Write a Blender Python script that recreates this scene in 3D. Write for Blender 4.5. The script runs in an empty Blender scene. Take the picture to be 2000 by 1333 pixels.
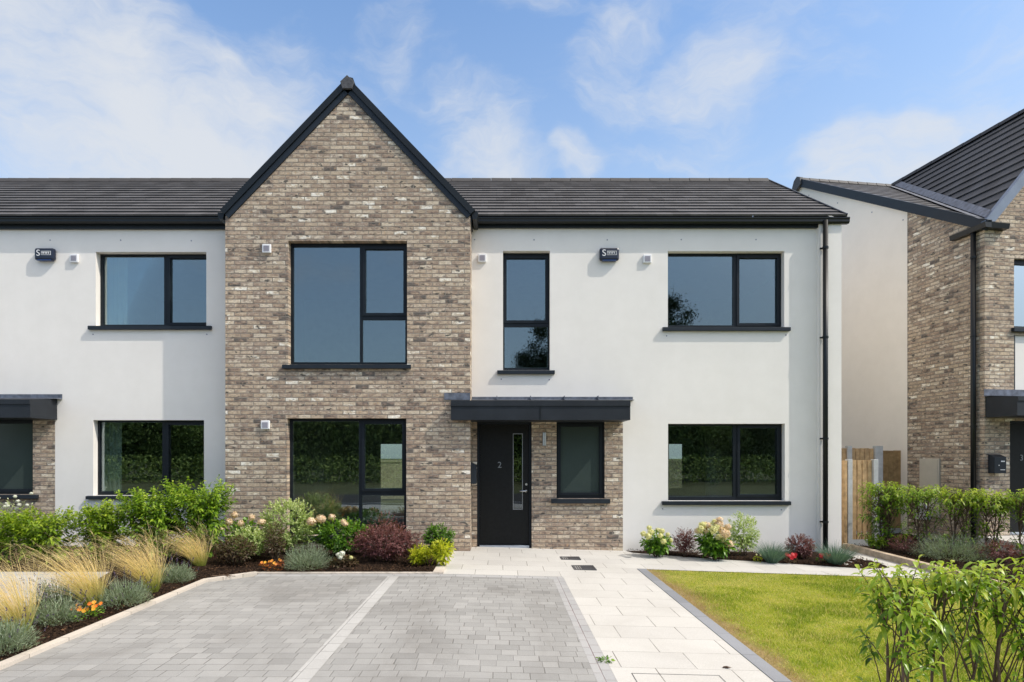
import bpy, bmesh, math, random
import numpy as np
from mathutils import Vector, Matrix

random.seed(7)
scene = bpy.context.scene
COL = scene.collection
R = math.radians

# ------------------------------------------------------------------ camera model (2000 px wide photograph units)
F, CX, CY, EYE = 1190.0, 978.0, 893.0, 1.62
YB, YR = 10.48, 10.98          # brick gable bay front / rendered wall front
SUN_EL, SUN_AZ = 48.0, 110.3   # degrees, azimuth clockwise from +Y


def at(px, py, Y):
    return ((px - CX) / F * Y, Y, EYE + (CY - py) / F * Y)


def xz(px, py, Y):
    p = at(px, py, Y)
    return p[0], p[2]


def gz(x):
    if x <= -0.6:
        return 0.0
    return -0.025 * (min(x, 3.6) + 0.6)


def gp(px, py, dz=0.0):
    z = 0.0
    for _ in range(12):
        Y = (EYE - z) * F / (py - CY)
        X = (px - CX) / F * Y
        z = gz(X) + dz
    return X, Y, z


# ------------------------------------------------------------------ materials
MATS = {}


def new_mat(name):
    m = bpy.data.materials.new(name)
    m.use_nodes = True
    nt = m.node_tree
    b = nt.nodes['Principled BSDF']
    return m, nt, b


def N(nt, t, **kw):
    n = nt.nodes.new(t)
    for k, v in kw.items():
        setattr(n, k, v)
    return n


def L(nt, a, b):
    nt.links.new(a, b)


def math_n(nt, op, a, b=None, c=None, clamp=False):
    n = N(nt, 'ShaderNodeMath', operation=op, use_clamp=clamp)
    for i, v in enumerate((a, b, c)):
        if v is None:
            continue
        if isinstance(v, (int, float)):
            n.inputs[i].default_value = v
        else:
            L(nt, v, n.inputs[i])
    return n.outputs[0]


def ramp(nt, fac, stops, interp='LINEAR'):
    n = N(nt, 'ShaderNodeValToRGB')
    cr = n.color_ramp
    cr.interpolation = interp
    while len(cr.elements) > 1:
        cr.elements.remove(cr.elements[-1])
    for i, (p, c) in enumerate(stops):
        e = cr.elements[0] if i == 0 else cr.elements.new(p)
        e.position = p
        e.color = (*c, 1) if len(c) == 3 else c
    L(nt, fac, n.inputs[0])
    return n.outputs[0]


def mixc(nt, fac, a, b, mode='MIX'):
    n = N(nt, 'ShaderNodeMix', data_type='RGBA', blend_type=mode)
    for i, v in ((0, fac), (6, a), (7, b)):
        if isinstance(v, (int, float)):
            n.inputs[i].default_value = v
        elif isinstance(v, tuple):
            n.inputs[i].default_value = (*v, 1) if len(v) == 3 else v
        else:
            L(nt, v, n.inputs[i])
    return n.outputs[2]


def noise(nt, vec, scale, detail=4, rough=0.55, out=0, dist=0.0):
    n = N(nt, 'ShaderNodeTexNoise')
    n.inputs['Scale'].default_value = scale
    n.inputs['Detail'].default_value = detail
    n.inputs['Roughness'].default_value = rough
    n.inputs['Distortion'].default_value = dist
    if vec is not None:
        L(nt, vec, n.inputs['Vector'])
    return n.outputs[out]


def obj_co(nt):
    return N(nt, 'ShaderNodeTexCoord').outputs['Object']


def sep(nt, v):
    n = N(nt, 'ShaderNodeSeparateXYZ')
    L(nt, v, n.inputs[0])
    return n.outputs


def comb(nt, x=0.0, y=0.0, z=0.0):
    n = N(nt, 'ShaderNodeCombineXYZ')
    for i, v in enumerate((x, y, z)):
        if isinstance(v, (int, float)):
            n.inputs[i].default_value = v
        else:
            L(nt, v, n.inputs[i])
    return n.outputs[0]


def bump(nt, b, h, strength=0.3, dist=0.01):
    n = N(nt, 'ShaderNodeBump')
    n.inputs['Strength'].default_value = strength
    n.inputs['Distance'].default_value = dist
    L(nt, h, n.inputs['Height'])
    L(nt, n.outputs[0], b.inputs['Normal'])


def plain(name, col, rough=0.5, spec=0.5, metal=0.0, var=0.15, scale=6.0, bmp=0.0, bscale=60.0):
    m, nt, b = new_mat(name)
    co = obj_co(nt)
    f = noise(nt, co, scale, 5)
    lo = tuple(c * (1 - var) for c in col)
    hi = tuple(min(1, c * (1 + var)) for c in col)
    L(nt, ramp(nt, f, [(0.3, lo), (0.7, hi)]), b.inputs['Base Color'])
    b.inputs['Roughness'].default_value = rough
    b.inputs['Specular IOR Level'].default_value = spec
    b.inputs['Metallic'].default_value = metal
    if bmp:
        bump(nt, b, noise(nt, co, bscale, 4), bmp, 0.01)
    MATS[name] = m
    return m


def brick_mat(name, axis):
    m, nt, b = new_mat(name)
    co = obj_co(nt)
    s = sep(nt, co)
    v = comb(nt, s[0] if axis == 'x' else s[1], s[2], 0.0)
    # slight waviness so that joints are not ruled lines
    wn = noise(nt, v, 5.0, 2, out=1)
    ws = N(nt, 'ShaderNodeVectorMath', operation='SCALE')
    L(nt, wn, ws.inputs[0]); ws.inputs['Scale'].default_value = 0.008
    wa = N(nt, 'ShaderNodeVectorMath', operation='ADD')
    L(nt, v, wa.inputs[0]); L(nt, ws.outputs[0], wa.inputs[1])
    t = N(nt, 'ShaderNodeTexBrick', offset=0.5, squash=1.0)
    L(nt, wa.outputs[0], t.inputs['Vector'])
    t.inputs['Color1'].default_value = (0, 0, 0, 1)
    t.inputs['Color2'].default_value = (1, 1, 1, 1)
    t.inputs['Mortar'].default_value = (0.5, 0.5, 0.5, 1)
    t.inputs['Scale'].default_value = 1.0
    t.inputs['Mortar Size'].default_value = 0.0075
    t.inputs['Mortar Smooth'].default_value = 0.25
    t.inputs['Brick Width'].default_value = 0.22
    t.inputs['Row Height'].default_value = 0.0735
    hx = s[0] if axis == 'x' else s[1]
    sv = comb(nt, math_n(nt, 'MULTIPLY', hx, 0.5), s[2], 0.0)
    part = noise(nt, comb(nt, math_n(nt, 'MULTIPLY', hx, 0.55), s[2], 0.0), 15.0, 3, 0.6)
    val = math_n(nt, 'ADD', math_n(nt, 'MULTIPLY', t.outputs['Color'], 0.95), math_n(nt, 'MULTIPLY', math_n(nt, 'SUBTRACT', part, 0.48), 0.55), clamp=True)
    base = ramp(nt, val, [
        (0.0, (0.13, 0.115, 0.105)), (0.05, (0.22, 0.165, 0.135)), (0.12, (0.36, 0.27, 0.205)), (0.2, (0.50, 0.405, 0.305)), (0.3, (0.27, 0.20, 0.16)),
        (0.4, (0.47, 0.38, 0.285)), (0.48, (0.30, 0.225, 0.18)), (0.56, (0.54, 0.455, 0.355)), (0.66, (0.40, 0.305, 0.235)),
        (0.74, (0.29, 0.225, 0.185)), (0.82, (0.60, 0.52, 0.42)), (0.9, (0.48, 0.385, 0.285)), (0.95, (0.70, 0.64, 0.55)), (1.0, (0.80, 0.76, 0.69))])
    mott = noise(nt, sv, 40.0, 5, 0.68)
    base = mixc(nt, 0.8, base, ramp(nt, mott, [(0.28, (0.62, 0.60, 0.58)), (0.5, (1, 1, 1)), (0.72, (1.32, 1.30, 1.25))]), 'MULTIPLY')
    dark = noise(nt, sv, 13.0, 2, 0.5)
    base = mixc(nt, ramp(nt, dark, [(0.62, (0, 0, 0)), (0.675, (0.9, 0.9, 0.9))]), base, (0.075, 0.072, 0.068))
    rust = noise(nt, comb(nt, hx, s[2], 3.7), 21.0, 2, 0.5)
    base = mixc(nt, ramp(nt, rust, [(0.66, (0, 0, 0)), (0.74, (0.5, 0.5, 0.5))]), base, (0.48, 0.29, 0.15))
    lar = noise(nt, v, 0.8, 4)
    base = mixc(nt, 0.45, base, ramp(nt, lar, [(0.3, (0.72, 0.72, 0.74)), (0.7, (1.18, 1.15, 1.11))]), 'MULTIPLY')
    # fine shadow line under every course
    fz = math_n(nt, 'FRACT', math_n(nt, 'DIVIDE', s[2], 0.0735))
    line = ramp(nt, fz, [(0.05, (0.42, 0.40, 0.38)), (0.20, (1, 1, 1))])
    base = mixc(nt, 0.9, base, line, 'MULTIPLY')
    mort = ramp(nt, noise(nt, v, 9.0, 4), [(0.3, (0.15, 0.13, 0.11)), (0.7, (0.34, 0.30, 0.26))])
    col = mixc(nt, t.outputs['Fac'], base, mort)
    col = mixc(nt, 1.0, col, (1.13, 1.13, 1.10), 'MULTIPLY')
    L(nt, col, b.inputs['Base Color'])
    b.inputs['Roughness'].default_value = 0.9
    b.inputs['Specular IOR Level'].default_value = 0.2
    h = math_n(nt, 'SUBTRACT', math_n(nt, 'MULTIPLY', mott, 0.5), t.outputs['Fac'])
    bump(nt, b, h, 0.7, 0.008)
    MATS[name] = m
    return m


def course_mat(name, roww, rowh, joint, cols, jointcol, seed=0.0, rough=0.85, vary=0.18, swap=False, stain=0.3, jn=1.0, offset=None, hjoint=1.0, tyres=()):
    """paving laid in courses: rows of constant depth, blocks of varying length with staggered cross joints"""
    m, nt, b = new_mat(name)
    co = obj_co(nt)
    s = sep(nt, co)
    x, y = (s[1], s[0]) if swap else (s[0], s[1])
    row = math_n(nt, 'FLOOR', math_n(nt, 'DIVIDE', y, rowh))
    wn = N(nt, 'ShaderNodeTexWhiteNoise', noise_dimensions='1D')
    L(nt, math_n(nt, 'ADD', row, seed), wn.inputs['W'])
    shift = wn.outputs['Value'] if offset is None else math_n(nt, 'ADD', math_n(nt, 'MULTIPLY', row, offset), math_n(nt, 'MULTIPLY', wn.outputs['Value'], 0.12))
    u = math_n(nt, 'ADD', math_n(nt, 'DIVIDE', x, roww), shift)
    if vary:
        w = math_n(nt, 'SINE', math_n(nt, 'ADD', math_n(nt, 'MULTIPLY', u, 2.1), math_n(nt, 'MULTIPLY', row, 4.7)))
        u = math_n(nt, 'ADD', u, math_n(nt, 'MULTIPLY', w, vary))
    cell = math_n(nt, 'FLOOR', u)
    fu = math_n(nt, 'FRACT', u)
    fv = math_n(nt, 'FRACT', math_n(nt, 'DIVIDE', y, rowh))
    du = math_n(nt, 'MULTIPLY', math_n(nt, 'MINIMUM', fu, math_n(nt, 'SUBTRACT', 1.0, fu)), roww)
    dv = math_n(nt, 'MULTIPLY', math_n(nt, 'MINIMUM', fv, math_n(nt, 'SUBTRACT', 1.0, fv)), rowh * hjoint)
    wob = math_n(nt, 'MULTIPLY', math_n(nt, 'SUBTRACT', noise(nt, co, 25.0, 3), 0.5), joint * 1.2)
    d = math_n(nt, 'ADD', math_n(nt, 'MINIMUM', du, dv), wob)
    n = N(nt, 'ShaderNodeMapRange', interpolation_type='SMOOTHSTEP')
    L(nt, d, n.inputs[0])
    n.inputs[1].default_value = joint * 0.35
    n.inputs[2].default_value = joint * 1.0
    n.inputs[3].default_value = 1.0
    n.inputs[4].default_value = 0.0
    jf = n.outputs[0]
    cn = N(nt, 'ShaderNodeTexWhiteNoise', noise_dimensions='2D')
    L(nt, comb(nt, cell, row), cn.inputs['Vector'])
    base = ramp(nt, cn.outputs['Value'], [(i / max(1, len(cols) - 1), c) for i, c in enumerate(cols)])
    fine = noise(nt, co, 90.0, 5, 0.7)
    base = mixc(nt, 0.35, base, ramp(nt, fine, [(0.25, (0.65, 0.65, 0.65)), (0.75, (1.3, 1.3, 1.3))]), 'MULTIPLY')
    big = noise(nt, co, 0.55, 6, 0.62, dist=0.6)
    base = mixc(nt, stain, base, ramp(nt, big, [(0.3, (0.62, 0.60, 0.58)), (0.5, (1, 1, 1)), (0.72, (1.22, 1.22, 1.22))]), 'MULTIPLY')
    speck = noise(nt, co, 7.0, 5, 0.7)
    base = mixc(nt, ramp(nt, speck, [(0.64, (0, 0, 0)), (0.8, (0.35, 0.35, 0.35))]), base, tuple(c * 0.6 for c in cols[0]))
    if tyres:
        for tx in tyres:
            dx_ = math_n(nt, 'ABSOLUTE', math_n(nt, 'ADD', math_n(nt, 'SUBTRACT', s[0], tx), math_n(nt, 'MULTIPLY', math_n(nt, 'SINE', math_n(nt, 'MULTIPLY', s[1], 0.8)), 0.12)))
            tm = math_n(nt, 'MULTIPLY', ramp(nt, dx_, [(0.03, (1, 1, 1)), (0.20, (0, 0, 0))]), ramp(nt, noise(nt, comb(nt, math_n(nt, 'MULTIPLY', s[0], 6.0), math_n(nt, 'MULTIPLY', s[1], 0.9), 0.0), 1.0, 5, 0.65), [(0.42, (0, 0, 0)), (0.7, (0.42, 0.42, 0.42))]))
            base = mixc(nt, tm, base, (0.21, 0.20, 0.185))
        oil = noise(nt, co, 2.1, 3, 0.5)
        base = mixc(nt, ramp(nt, oil, [(0.70, (0, 0, 0)), (0.78, (0.4, 0.4, 0.4))]), base, (0.17, 0.165, 0.155))
    jv = ramp(nt, noise(nt, co, 1.7, 4), [(0.35, (1 - jn,) * 3), (0.6, (1, 1, 1))])
    jm = math_n(nt, 'MULTIPLY', jf, jv)
    L(nt, mixc(nt, jm, base, jointcol), b.inputs['Base Color'])
    b.inputs['Roughness'].default_value = rough
    b.inputs['Specular IOR Level'].default_value = 0.3
    h = math_n(nt, 'ADD', math_n(nt, 'MULTIPLY', jf, -1.0), math_n(nt, 'ADD', math_n(nt, 'MULTIPLY', fine, 0.35), math_n(nt, 'MULTIPLY', cn.outputs['Value'], 0.25)))
    bump(nt, b, h, 0.6, 0.006)
    MATS[name] = m
    return m


def render_mat(name, col):
    m, nt, b = new_mat(name)
    co = obj_co(nt)
    s = sep(nt, co)
    fine = noise(nt, co, 260.0, 3, 0.6)
    big = noise(nt, co, 0.9, 6, 0.6)
    streak = noise(nt, comb(nt, math_n(nt, 'MULTIPLY', s[0], 5.0), math_n(nt, 'MULTIPLY', s[1], 5.0), math_n(nt, 'MULTIPLY', s[2], 0.5)), 1.0, 5)
    c = mixc(nt, 0.5, col, ramp(nt, big, [(0.3, (0.94, 0.94, 0.94)), (0.7, (1.04, 1.04, 1.04))]), 'MULTIPLY')
    c = mixc(nt, 0.16, c, ramp(nt, streak, [(0.3, (0.95, 0.945, 0.93)), (0.65, (1.02, 1.02, 1.02))]), 'MULTIPLY')
    blot = noise(nt, co, 3.3, 6, 0.65)
    c = mixc(nt, 0.5, c, ramp(nt, blot, [(0.35, (0.96, 0.958, 0.95)), (0.62, (1.015, 1.015, 1.015))]), 'MULTIPLY')
    c = mixc(nt, 0.25, c, ramp(nt, fine, [(0.2, (0.8, 0.8, 0.8)), (0.8, (1.15, 1.15, 1.15))]), 'MULTIPLY')
    grime = math_n(nt, 'MULTIPLY', ramp(nt, math_n(nt, 'ADD', s[2], math_n(nt, 'MULTIPLY', noise(nt, co, 3.0, 4), 0.25)), [(0.0, (0.55, 0.55, 0.55)), (0.28, (0, 0, 0))]), 0.55)
    c = mixc(nt, grime, c, (0.47, 0.42, 0.34))
    L(nt, c, b.inputs['Base Color'])
    b.inputs['Roughness'].default_value = 0.95
    b.inputs['Specular IOR Level'].default_value = 0.15
    bump(nt, b, fine, 0.25, 0.004)
    MATS[name] = m
    return m


def tile_mat(name, col, axis=0):
    m, nt, b = new_mat(name)
    at_ = N(nt, 'ShaderNodeAttribute', attribute_name='tile')
    s = sep(nt, at_.outputs['Vector'])
    row = math_n(nt, 'FLOOR', math_n(nt, 'ADD', s[1], 0.001))
    u = math_n(nt, 'ADD', math_n(nt, 'DIVIDE', s[0], 0.30), math_n(nt, 'MULTIPLY', row, 0.5))
    fu = math_n(nt, 'FRACT', u)
    d = math_n(nt, 'MINIMUM', fu, math_n(nt, 'SUBTRACT', 1.0, fu))
    j = ramp(nt, d, [(0.004, (1, 1, 1)), (0.02, (0, 0, 0))])
    cn = N(nt, 'ShaderNodeTexWhiteNoise', noise_dimensions='2D')
    L(nt, comb(nt, math_n(nt, 'FLOOR', u), row), cn.inputs['Vector'])
    c = ramp(nt, cn.outputs['Value'], [(0, tuple(x * 0.74 for x in col)), (1, tuple(x * 1.26 for x in col))])
    c = mixc(nt, 0.4, c, ramp(nt, noise(nt, obj_co(nt), 14.0, 5), [(0.3, (0.75, 0.75, 0.75)), (0.7, (1.25, 1.25, 1.25))]), 'MULTIPLY')
    L(nt, mixc(nt, math_n(nt, 'MULTIPLY', j, 0.6), c, tuple(x * 0.3 for x in col)), b.inputs['Base Color'])
    b.inputs['Roughness'].default_value = 0.62
    b.inputs['Specular IOR Level'].default_value = 0.4
    bump(nt, b, noise(nt, obj_co(nt), 120.0, 3), 0.2, 0.004)
    MATS[name] = m
    return m


def leaf_mat(name, stops, tip=None, trans=0.3, rough=0.45, spec=0.4):
    """stops: colours over the per-leaf random value; tip: colour the blade fades to along its length"""
    m, nt, b = new_mat(name)
    a = N(nt, 'ShaderNodeAttribute', attribute_name='tint')
    s = sep(nt, a.outputs['Vector'])
    c = ramp(nt, s[0], [(i / max(1, len(stops) - 1), k) for i, k in enumerate(stops)])
    if tip is not None:
        c = mixc(nt, ramp(nt, s[1], [(0.12, (0, 0, 0)), (0.6, (1, 1, 1))]), c, ramp(nt, s[0], [(i / max(1, len(tip) - 1), k) for i, k in enumerate(tip)]))
    L(nt, c, b.inputs['Base Color'])
    b.inputs['Roughness'].default_value = rough
    b.inputs['Specular IOR Level'].default_value = spec
    t = N(nt, 'ShaderNodeBsdfTranslucent')
    L(nt, mixc(nt, 1.0, c, (1.5, 1.6, 0.7), 'MULTIPLY'), t.inputs[0])
    mx = N(nt, 'ShaderNodeMixShader')
    mx.inputs[0].default_value = trans
    L(nt, b.outputs[0], mx.inputs[1]); L(nt, t.outputs[0], mx.inputs[2])
    L(nt, mx.outputs[0], nt.nodes['Material Output'].inputs['Surface'])
    MATS[name] = m
    return m


def glass_mat(name, tint, refl, base=None):
    m, nt, b = new_mat(name)
    tr = N(nt, 'ShaderNodeBsdfTransparent'); tr.inputs[0].default_value = (*tint, 1)
    gl = N(nt, 'ShaderNodeBsdfGlossy'); gl.inputs['Roughness'].default_value = 0.0
    gl.inputs[0].default_value = (0.85, 0.94, 1.0, 1)
    lw = N(nt, 'ShaderNodeLayerWeight'); lw.inputs[0].default_value = 0.45
    fac = math_n(nt, 'ADD', math_n(nt, 'MULTIPLY', lw.outputs['Fresnel'], 0.5), refl, clamp=True)
    bp = N(nt, 'ShaderNodeBump'); bp.inputs['Strength'].default_value = 0.012; bp.inputs['Distance'].default_value = 0.05
    L(nt, noise(nt, obj_co(nt), 1.6, 2), bp.inputs['Height']); L(nt, bp.outputs[0], gl.inputs['Normal'])
    mx = N(nt, 'ShaderNodeMixShader')
    L(nt, fac, mx.inputs[0]); L(nt, tr.outputs[0], mx.inputs[1]); L(nt, gl.outputs[0], mx.inputs[2])
    L(nt, mx.outputs[0], nt.nodes['Material Output'].inputs['Surface'])
    MATS[name] = m
    return m


def frosted_mat(name):
    m, nt, b = new_mat(name)
    c = ramp(nt, noise(nt, obj_co(nt), 1.5, 3), [(0.3, (0.042, 0.058, 0.055)), (0.7, (0.052, 0.070, 0.066))])
    L(nt, c, b.inputs['Base Color'])
    b.inputs['Roughness'].default_value = 0.12
    b.inputs['Specular IOR Level'].default_value = 0.35
    MATS[name] = m
    return m


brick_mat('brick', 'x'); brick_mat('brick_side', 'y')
render_mat('render_white', (0.86, 0.825, 0.775))
render_mat('render_cream', (0.88, 0.82, 0.74))
tile_mat('roof_tile', (0.088, 0.085, 0.087))
tile_mat('roof_tile_shaded', (0.050, 0.053, 0.06))  # darker copy of the roof tile: gable slopes' shade put into the colour
plain('anthracite', (0.016, 0.022, 0.030), 0.45, 0.3, var=0.12)
plain('black_upvc', (0.009, 0.011, 0.012), 0.38, 0.35, var=0.15)
plain('frame_dark', (0.009, 0.013, 0.018), 0.45, 0.25, var=0.1)
plain('canopy_metal', (0.019, 0.023, 0.029), 0.5, 0.3, var=0.2, scale=3.0, bmp=0.03, bscale=5.0)
plain('lead', (0.14, 0.155, 0.19), 0.5, 0.5, metal=0.3, var=0.45, scale=9.0, bmp=0.3, bscale=14.0)
plain('door_black', (0.008, 0.0088, 0.009), 0.5, 0.22, var=0.25, scale=20.0)
plain('steel', (0.55, 0.55, 0.55), 0.3, 0.5, metal=0.9, var=0.1)
plain('white_plastic', (0.8, 0.8, 0.8), 0.4, 0.5, var=0.05)
plain('grey_plastic', (0.30, 0.29, 0.34), 0.6, var=0.15)
plain('navy_plastic', (0.012, 0.017, 0.035), 0.35, 0.5, var=0.2)
plain('room_wall', (0.50, 0.51, 0.50), 0.9, 0.1, var=0.08)
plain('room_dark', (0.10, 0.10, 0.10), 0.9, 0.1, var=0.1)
plain('curtain_cloth', (0.80, 0.83, 0.79), 0.9, 0.1, var=0.1)
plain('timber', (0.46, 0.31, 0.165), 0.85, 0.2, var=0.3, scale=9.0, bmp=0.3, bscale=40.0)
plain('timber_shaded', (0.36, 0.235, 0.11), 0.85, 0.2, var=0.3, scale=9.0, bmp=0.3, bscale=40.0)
plain('concrete', (0.46, 0.47, 0.47), 0.9, 0.2, var=0.12, scale=12.0, bmp=0.2)
plain('sleeper_timber', (0.46, 0.37, 0.27), 0.9, 0.2, var=0.3, scale=8.0, bmp=0.3)
plain('cream_box', (0.52, 0.48, 0.40), 0.6, 0.3, var=0.05)
plain('bark', (0.14, 0.095, 0.065), 0.9, 0.2, var=0.35, scale=30.0, bmp=0.4)
plain('edging_cream', (0.56, 0.50, 0.43), 0.9, 0.2, var=0.2, scale=10.0, bmp=0.3)
plain('edging_grey', (0.25, 0.26, 0.28), 0.9, 0.2, var=0.2, scale=10.0, bmp=0.3)
plain('iron', (0.075, 0.075, 0.08), 0.6, 0.4, var=0.3, scale=30.0)
plain('asphalt', (0.05, 0.05, 0.052), 0.95, 0.2, var=0.3, scale=40.0, bmp=0.4, bscale=300.0)
plain('ground_soil', (0.09, 0.10, 0.05), 0.95, 0.1, var=0.4, scale=1.5)
plain('red_petal', (0.62, 0.015, 0.02), 0.5, 0.3, var=0.3, scale=30.0)
glass_mat('glass', (0.68, 0.74, 0.71), 0.125)
frosted_mat('glass_frosted')
course_mat('block_paving', 0.165, 0.136, 0.005, [(0.265, 0.262, 0.252), (0.33, 0.326, 0.314), (0.295, 0.292, 0.281), (0.35, 0.345, 0.332)], (0.20, 0.193, 0.18), 3.0, vary=0.16, stain=0.8, jn=0.85, tyres=(-3.2, -1.95, -0.95, 0.3))
course_mat('block_border', 0.21, 0.155, 0.005, [(0.36, 0.36, 0.36), (0.40, 0.395, 0.39)], (0.18, 0.125, 0.12), 9.0, vary=0.0, stain=0.4, swap=True, jn=0.6)
course_mat('strip_light', 0.21, 0.5, 0.005, [(0.42, 0.415, 0.40), (0.46, 0.455, 0.44)], (0.22, 0.21, 0.20), 5.0, vary=0.0, stain=0.4, swap=True)
course_mat('path_slab', 0.60, 0.40, 0.0055, [(0.505, 0.49, 0.46), (0.555, 0.54, 0.505), (0.53, 0.515, 0.48)], (0.17, 0.155, 0.13), 1.0, vary=0.0, stain=0.3, offset=0.36, jn=0.7, hjoint=1.8)


course_mat('kerb_block', 0.62, 0.5, 0.006, [(0.22, 0.23, 0.25), (0.28, 0.29, 0.31), (0.25, 0.26, 0.28)], (0.09, 0.09, 0.09), 4.0, vary=0.0, stain=0.5, swap=True)
course_mat('edging_block', 0.45, 0.5, 0.006, [(0.52, 0.465, 0.40), (0.60, 0.54, 0.47), (0.56, 0.50, 0.43)], (0.22, 0.19, 0.16), 6.0, vary=0.0, stain=0.5, swap=True)


def mulch_mat():
    m, nt, b = new_mat('mulch')
    co = obj_co(nt)
    v = N(nt, 'ShaderNodeTexVoronoi'); v.inputs['Scale'].default_value = 55.0
    L(nt, co, v.inputs['Vector'])
    c = ramp(nt, v.outputs['Color'], [(0.1, (0.010, 0.006, 0.004)), (0.5, (0.028, 0.017, 0.011)), (0.9, (0.07, 0.042, 0.026))])
    L(nt, c, b.inputs['Base Color'])
    b.inputs['Roughness'].default_value = 0.95
    b.inputs['Specular IOR Level'].default_value = 0.1
    bump(nt, b, v.outputs['Distance'], 0.9, 0.03)
    MATS['mulch'] = m


XP1 = 2.05


def lawn_mat():
    m, nt, b = new_mat('lawn')
    co = obj_co(nt)
    n1 = noise(nt, co, 1.3, 5, 0.6)
    n2 = noise(nt, co, 18.0, 5, 0.7)
    c = ramp(nt, n1, [(0.3, (0.13, 0.19, 0.02)), (0.5, (0.21, 0.25, 0.032)), (0.7, (0.33, 0.31, 0.085))])
    c = mixc(nt, 0.5, c, ramp(nt, n2, [(0.3, (0.55, 0.6, 0.5)), (0.7, (1.4, 1.35, 1.3))]), 'MULTIPLY')
    px_ = sep(nt, co)[0]
    ed = math_n(nt, 'ADD', math_n(nt, 'SUBTRACT', px_, XP1 + 0.13), math_n(nt, 'MULTIPLY', math_n(nt, 'SUBTRACT', noise(nt, co, 2.2, 4), 0.5), 0.5))
    c = mixc(nt, ramp(nt, ed, [(0.06, (0.75, 0.75, 0.75)), (0.26, (0, 0, 0))]), c, mixc(nt, n2, (0.16, 0.10, 0.055), (0.42, 0.29, 0.17)))
    L(nt, c, b.inputs['Base Color'])
    b.inputs['Roughness'].default_value = 0.95
    b.inputs['Specular IOR Level'].default_value = 0.1
    bump(nt, b, n2, 0.8, 0.03)
    MATS['lawn'] = m


mulch_mat(); lawn_mat()
leaf_mat('grass_blade', [(0.13, 0.20, 0.014), (0.28, 0.34, 0.024), (0.45, 0.45, 0.055), (0.64, 0.55, 0.18), (0.68, 0.53, 0.27)], trans=0.35, spec=0.12, rough=0.7)
leaf_mat('dry_blade', [(0.40, 0.26, 0.13), (0.50, 0.36, 0.19), (0.34, 0.25, 0.10)], trans=0.3, spec=0.1)
leaf_mat('laurel_leaf', [(0.045, 0.10, 0.010), (0.10, 0.19, 0.016), (0.19, 0.31, 0.022), (0.33, 0.43, 0.035), (0.44, 0.48, 0.07)], trans=0.32, rough=0.33, spec=0.5)
leaf_mat('hedge_leaf', [(0.04, 0.09, 0.010), (0.09, 0.18, 0.014), (0.17, 0.29, 0.018), (0.28, 0.40, 0.028), (0.36, 0.44, 0.05)], trans=0.3, rough=0.38, spec=0.45)
leaf_mat('hedge_leaf_yellow', [(0.05, 0.10, 0.010), (0.13, 0.22, 0.016), (0.26, 0.37, 0.022), (0.42, 0.48, 0.05)], trans=0.35, rough=0.38)
leaf_mat('variegated_leaf', [(0.18, 0.28, 0.06), (0.34, 0.44, 0.14), (0.52, 0.58, 0.27), (0.68, 0.70, 0.44)], trans=0.3, rough=0.5)
leaf_mat('green_leaf', [(0.02, 0.06, 0.008), (0.07, 0.17, 0.014), (0.15, 0.29, 0.024), (0.25, 0.38, 0.04)], trans=0.28, rough=0.35)
leaf_mat('dark_green_leaf', [(0.012, 0.036, 0.008), (0.028, 0.075, 0.012), (0.06, 0.12, 0.018)], trans=0.2, rough=0.38)
leaf_mat('lime_leaf', [(0.22, 0.30, 0.012), (0.42, 0.46, 0.018), (0.58, 0.56, 0.04), (0.18, 0.28, 0.02)], trans=0.35, rough=0.45)
leaf_mat('burgundy_leaf', [(0.07, 0.022, 0.024), (0.13, 0.045, 0.048), (0.22, 0.09, 0.085), (0.30, 0.17, 0.15)], trans=0.25, rough=0.5)
leaf_mat('bronze_leaf', [(0.05, 0.025, 0.017), (0.09, 0.052, 0.028), (0.10, 0.095, 0.035), (0.15, 0.07, 0.04)], trans=0.2, rough=0.5)
leaf_mat('lavender_leaf', [(0.11, 0.15, 0.085), (0.20, 0.25, 0.16), (0.32, 0.37, 0.26), (0.14, 0.21, 0.10)], trans=0.2, rough=0.7)
leaf_mat('fescue_blade', [(0.06, 0.12, 0.085), (0.11, 0.19, 0.14), (0.19, 0.28, 0.21)], trans=0.2, rough=0.6)
leaf_mat('feather_grass', [(0.20, 0.27, 0.05), (0.30, 0.34, 0.07), (0.38, 0.33, 0.10)], tip=[(0.72, 0.54, 0.27), (0.86, 0.70, 0.43), (0.80, 0.60, 0.37), (0.64, 0.52, 0.24)], trans=0.45, rough=0.7)
leaf_mat('purple_spike', [(0.06, 0.045, 0.075), (0.11, 0.075, 0.15), (0.07, 0.06, 0.06)], trans=0.1, rough=0.8)
leaf_mat('cream_petal', [(0.62, 0.62, 0.26), (0.76, 0.72, 0.40), (0.80, 0.76, 0.52)], trans=0.25, rough=0.7)
leaf_mat('peach_petal', [(0.68, 0.46, 0.33), (0.80, 0.64, 0.46), (0.82, 0.72, 0.56), (0.74, 0.54, 0.46)], trans=0.25, rough=0.7)
leaf_mat('orange_petal', [(0.80, 0.20, 0.02), (0.85, 0.32, 0.05), (0.85, 0.50, 0.03), (0.75, 0.25, 0.09)], trans=0.2, rough=0.6)
leaf_mat('red_flower', [(0.30, 0.003, 0.008), (0.48, 0.006, 0.012), (0.58, 0.012, 0.02)], trans=0.03, rough=0.5)
leaf_mat('white_petal', [(0.75, 0.75, 0.72), (0.8, 0.8, 0.78)], trans=0.2, rough=0.6)
leaf_mat('mulch_chip', [(0.012, 0.007, 0.005), (0.035, 0.02, 0.012), (0.075, 0.042, 0.024), (0.14, 0.075, 0.04)], trans=0.0, rough=0.9, spec=0.1)
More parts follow.
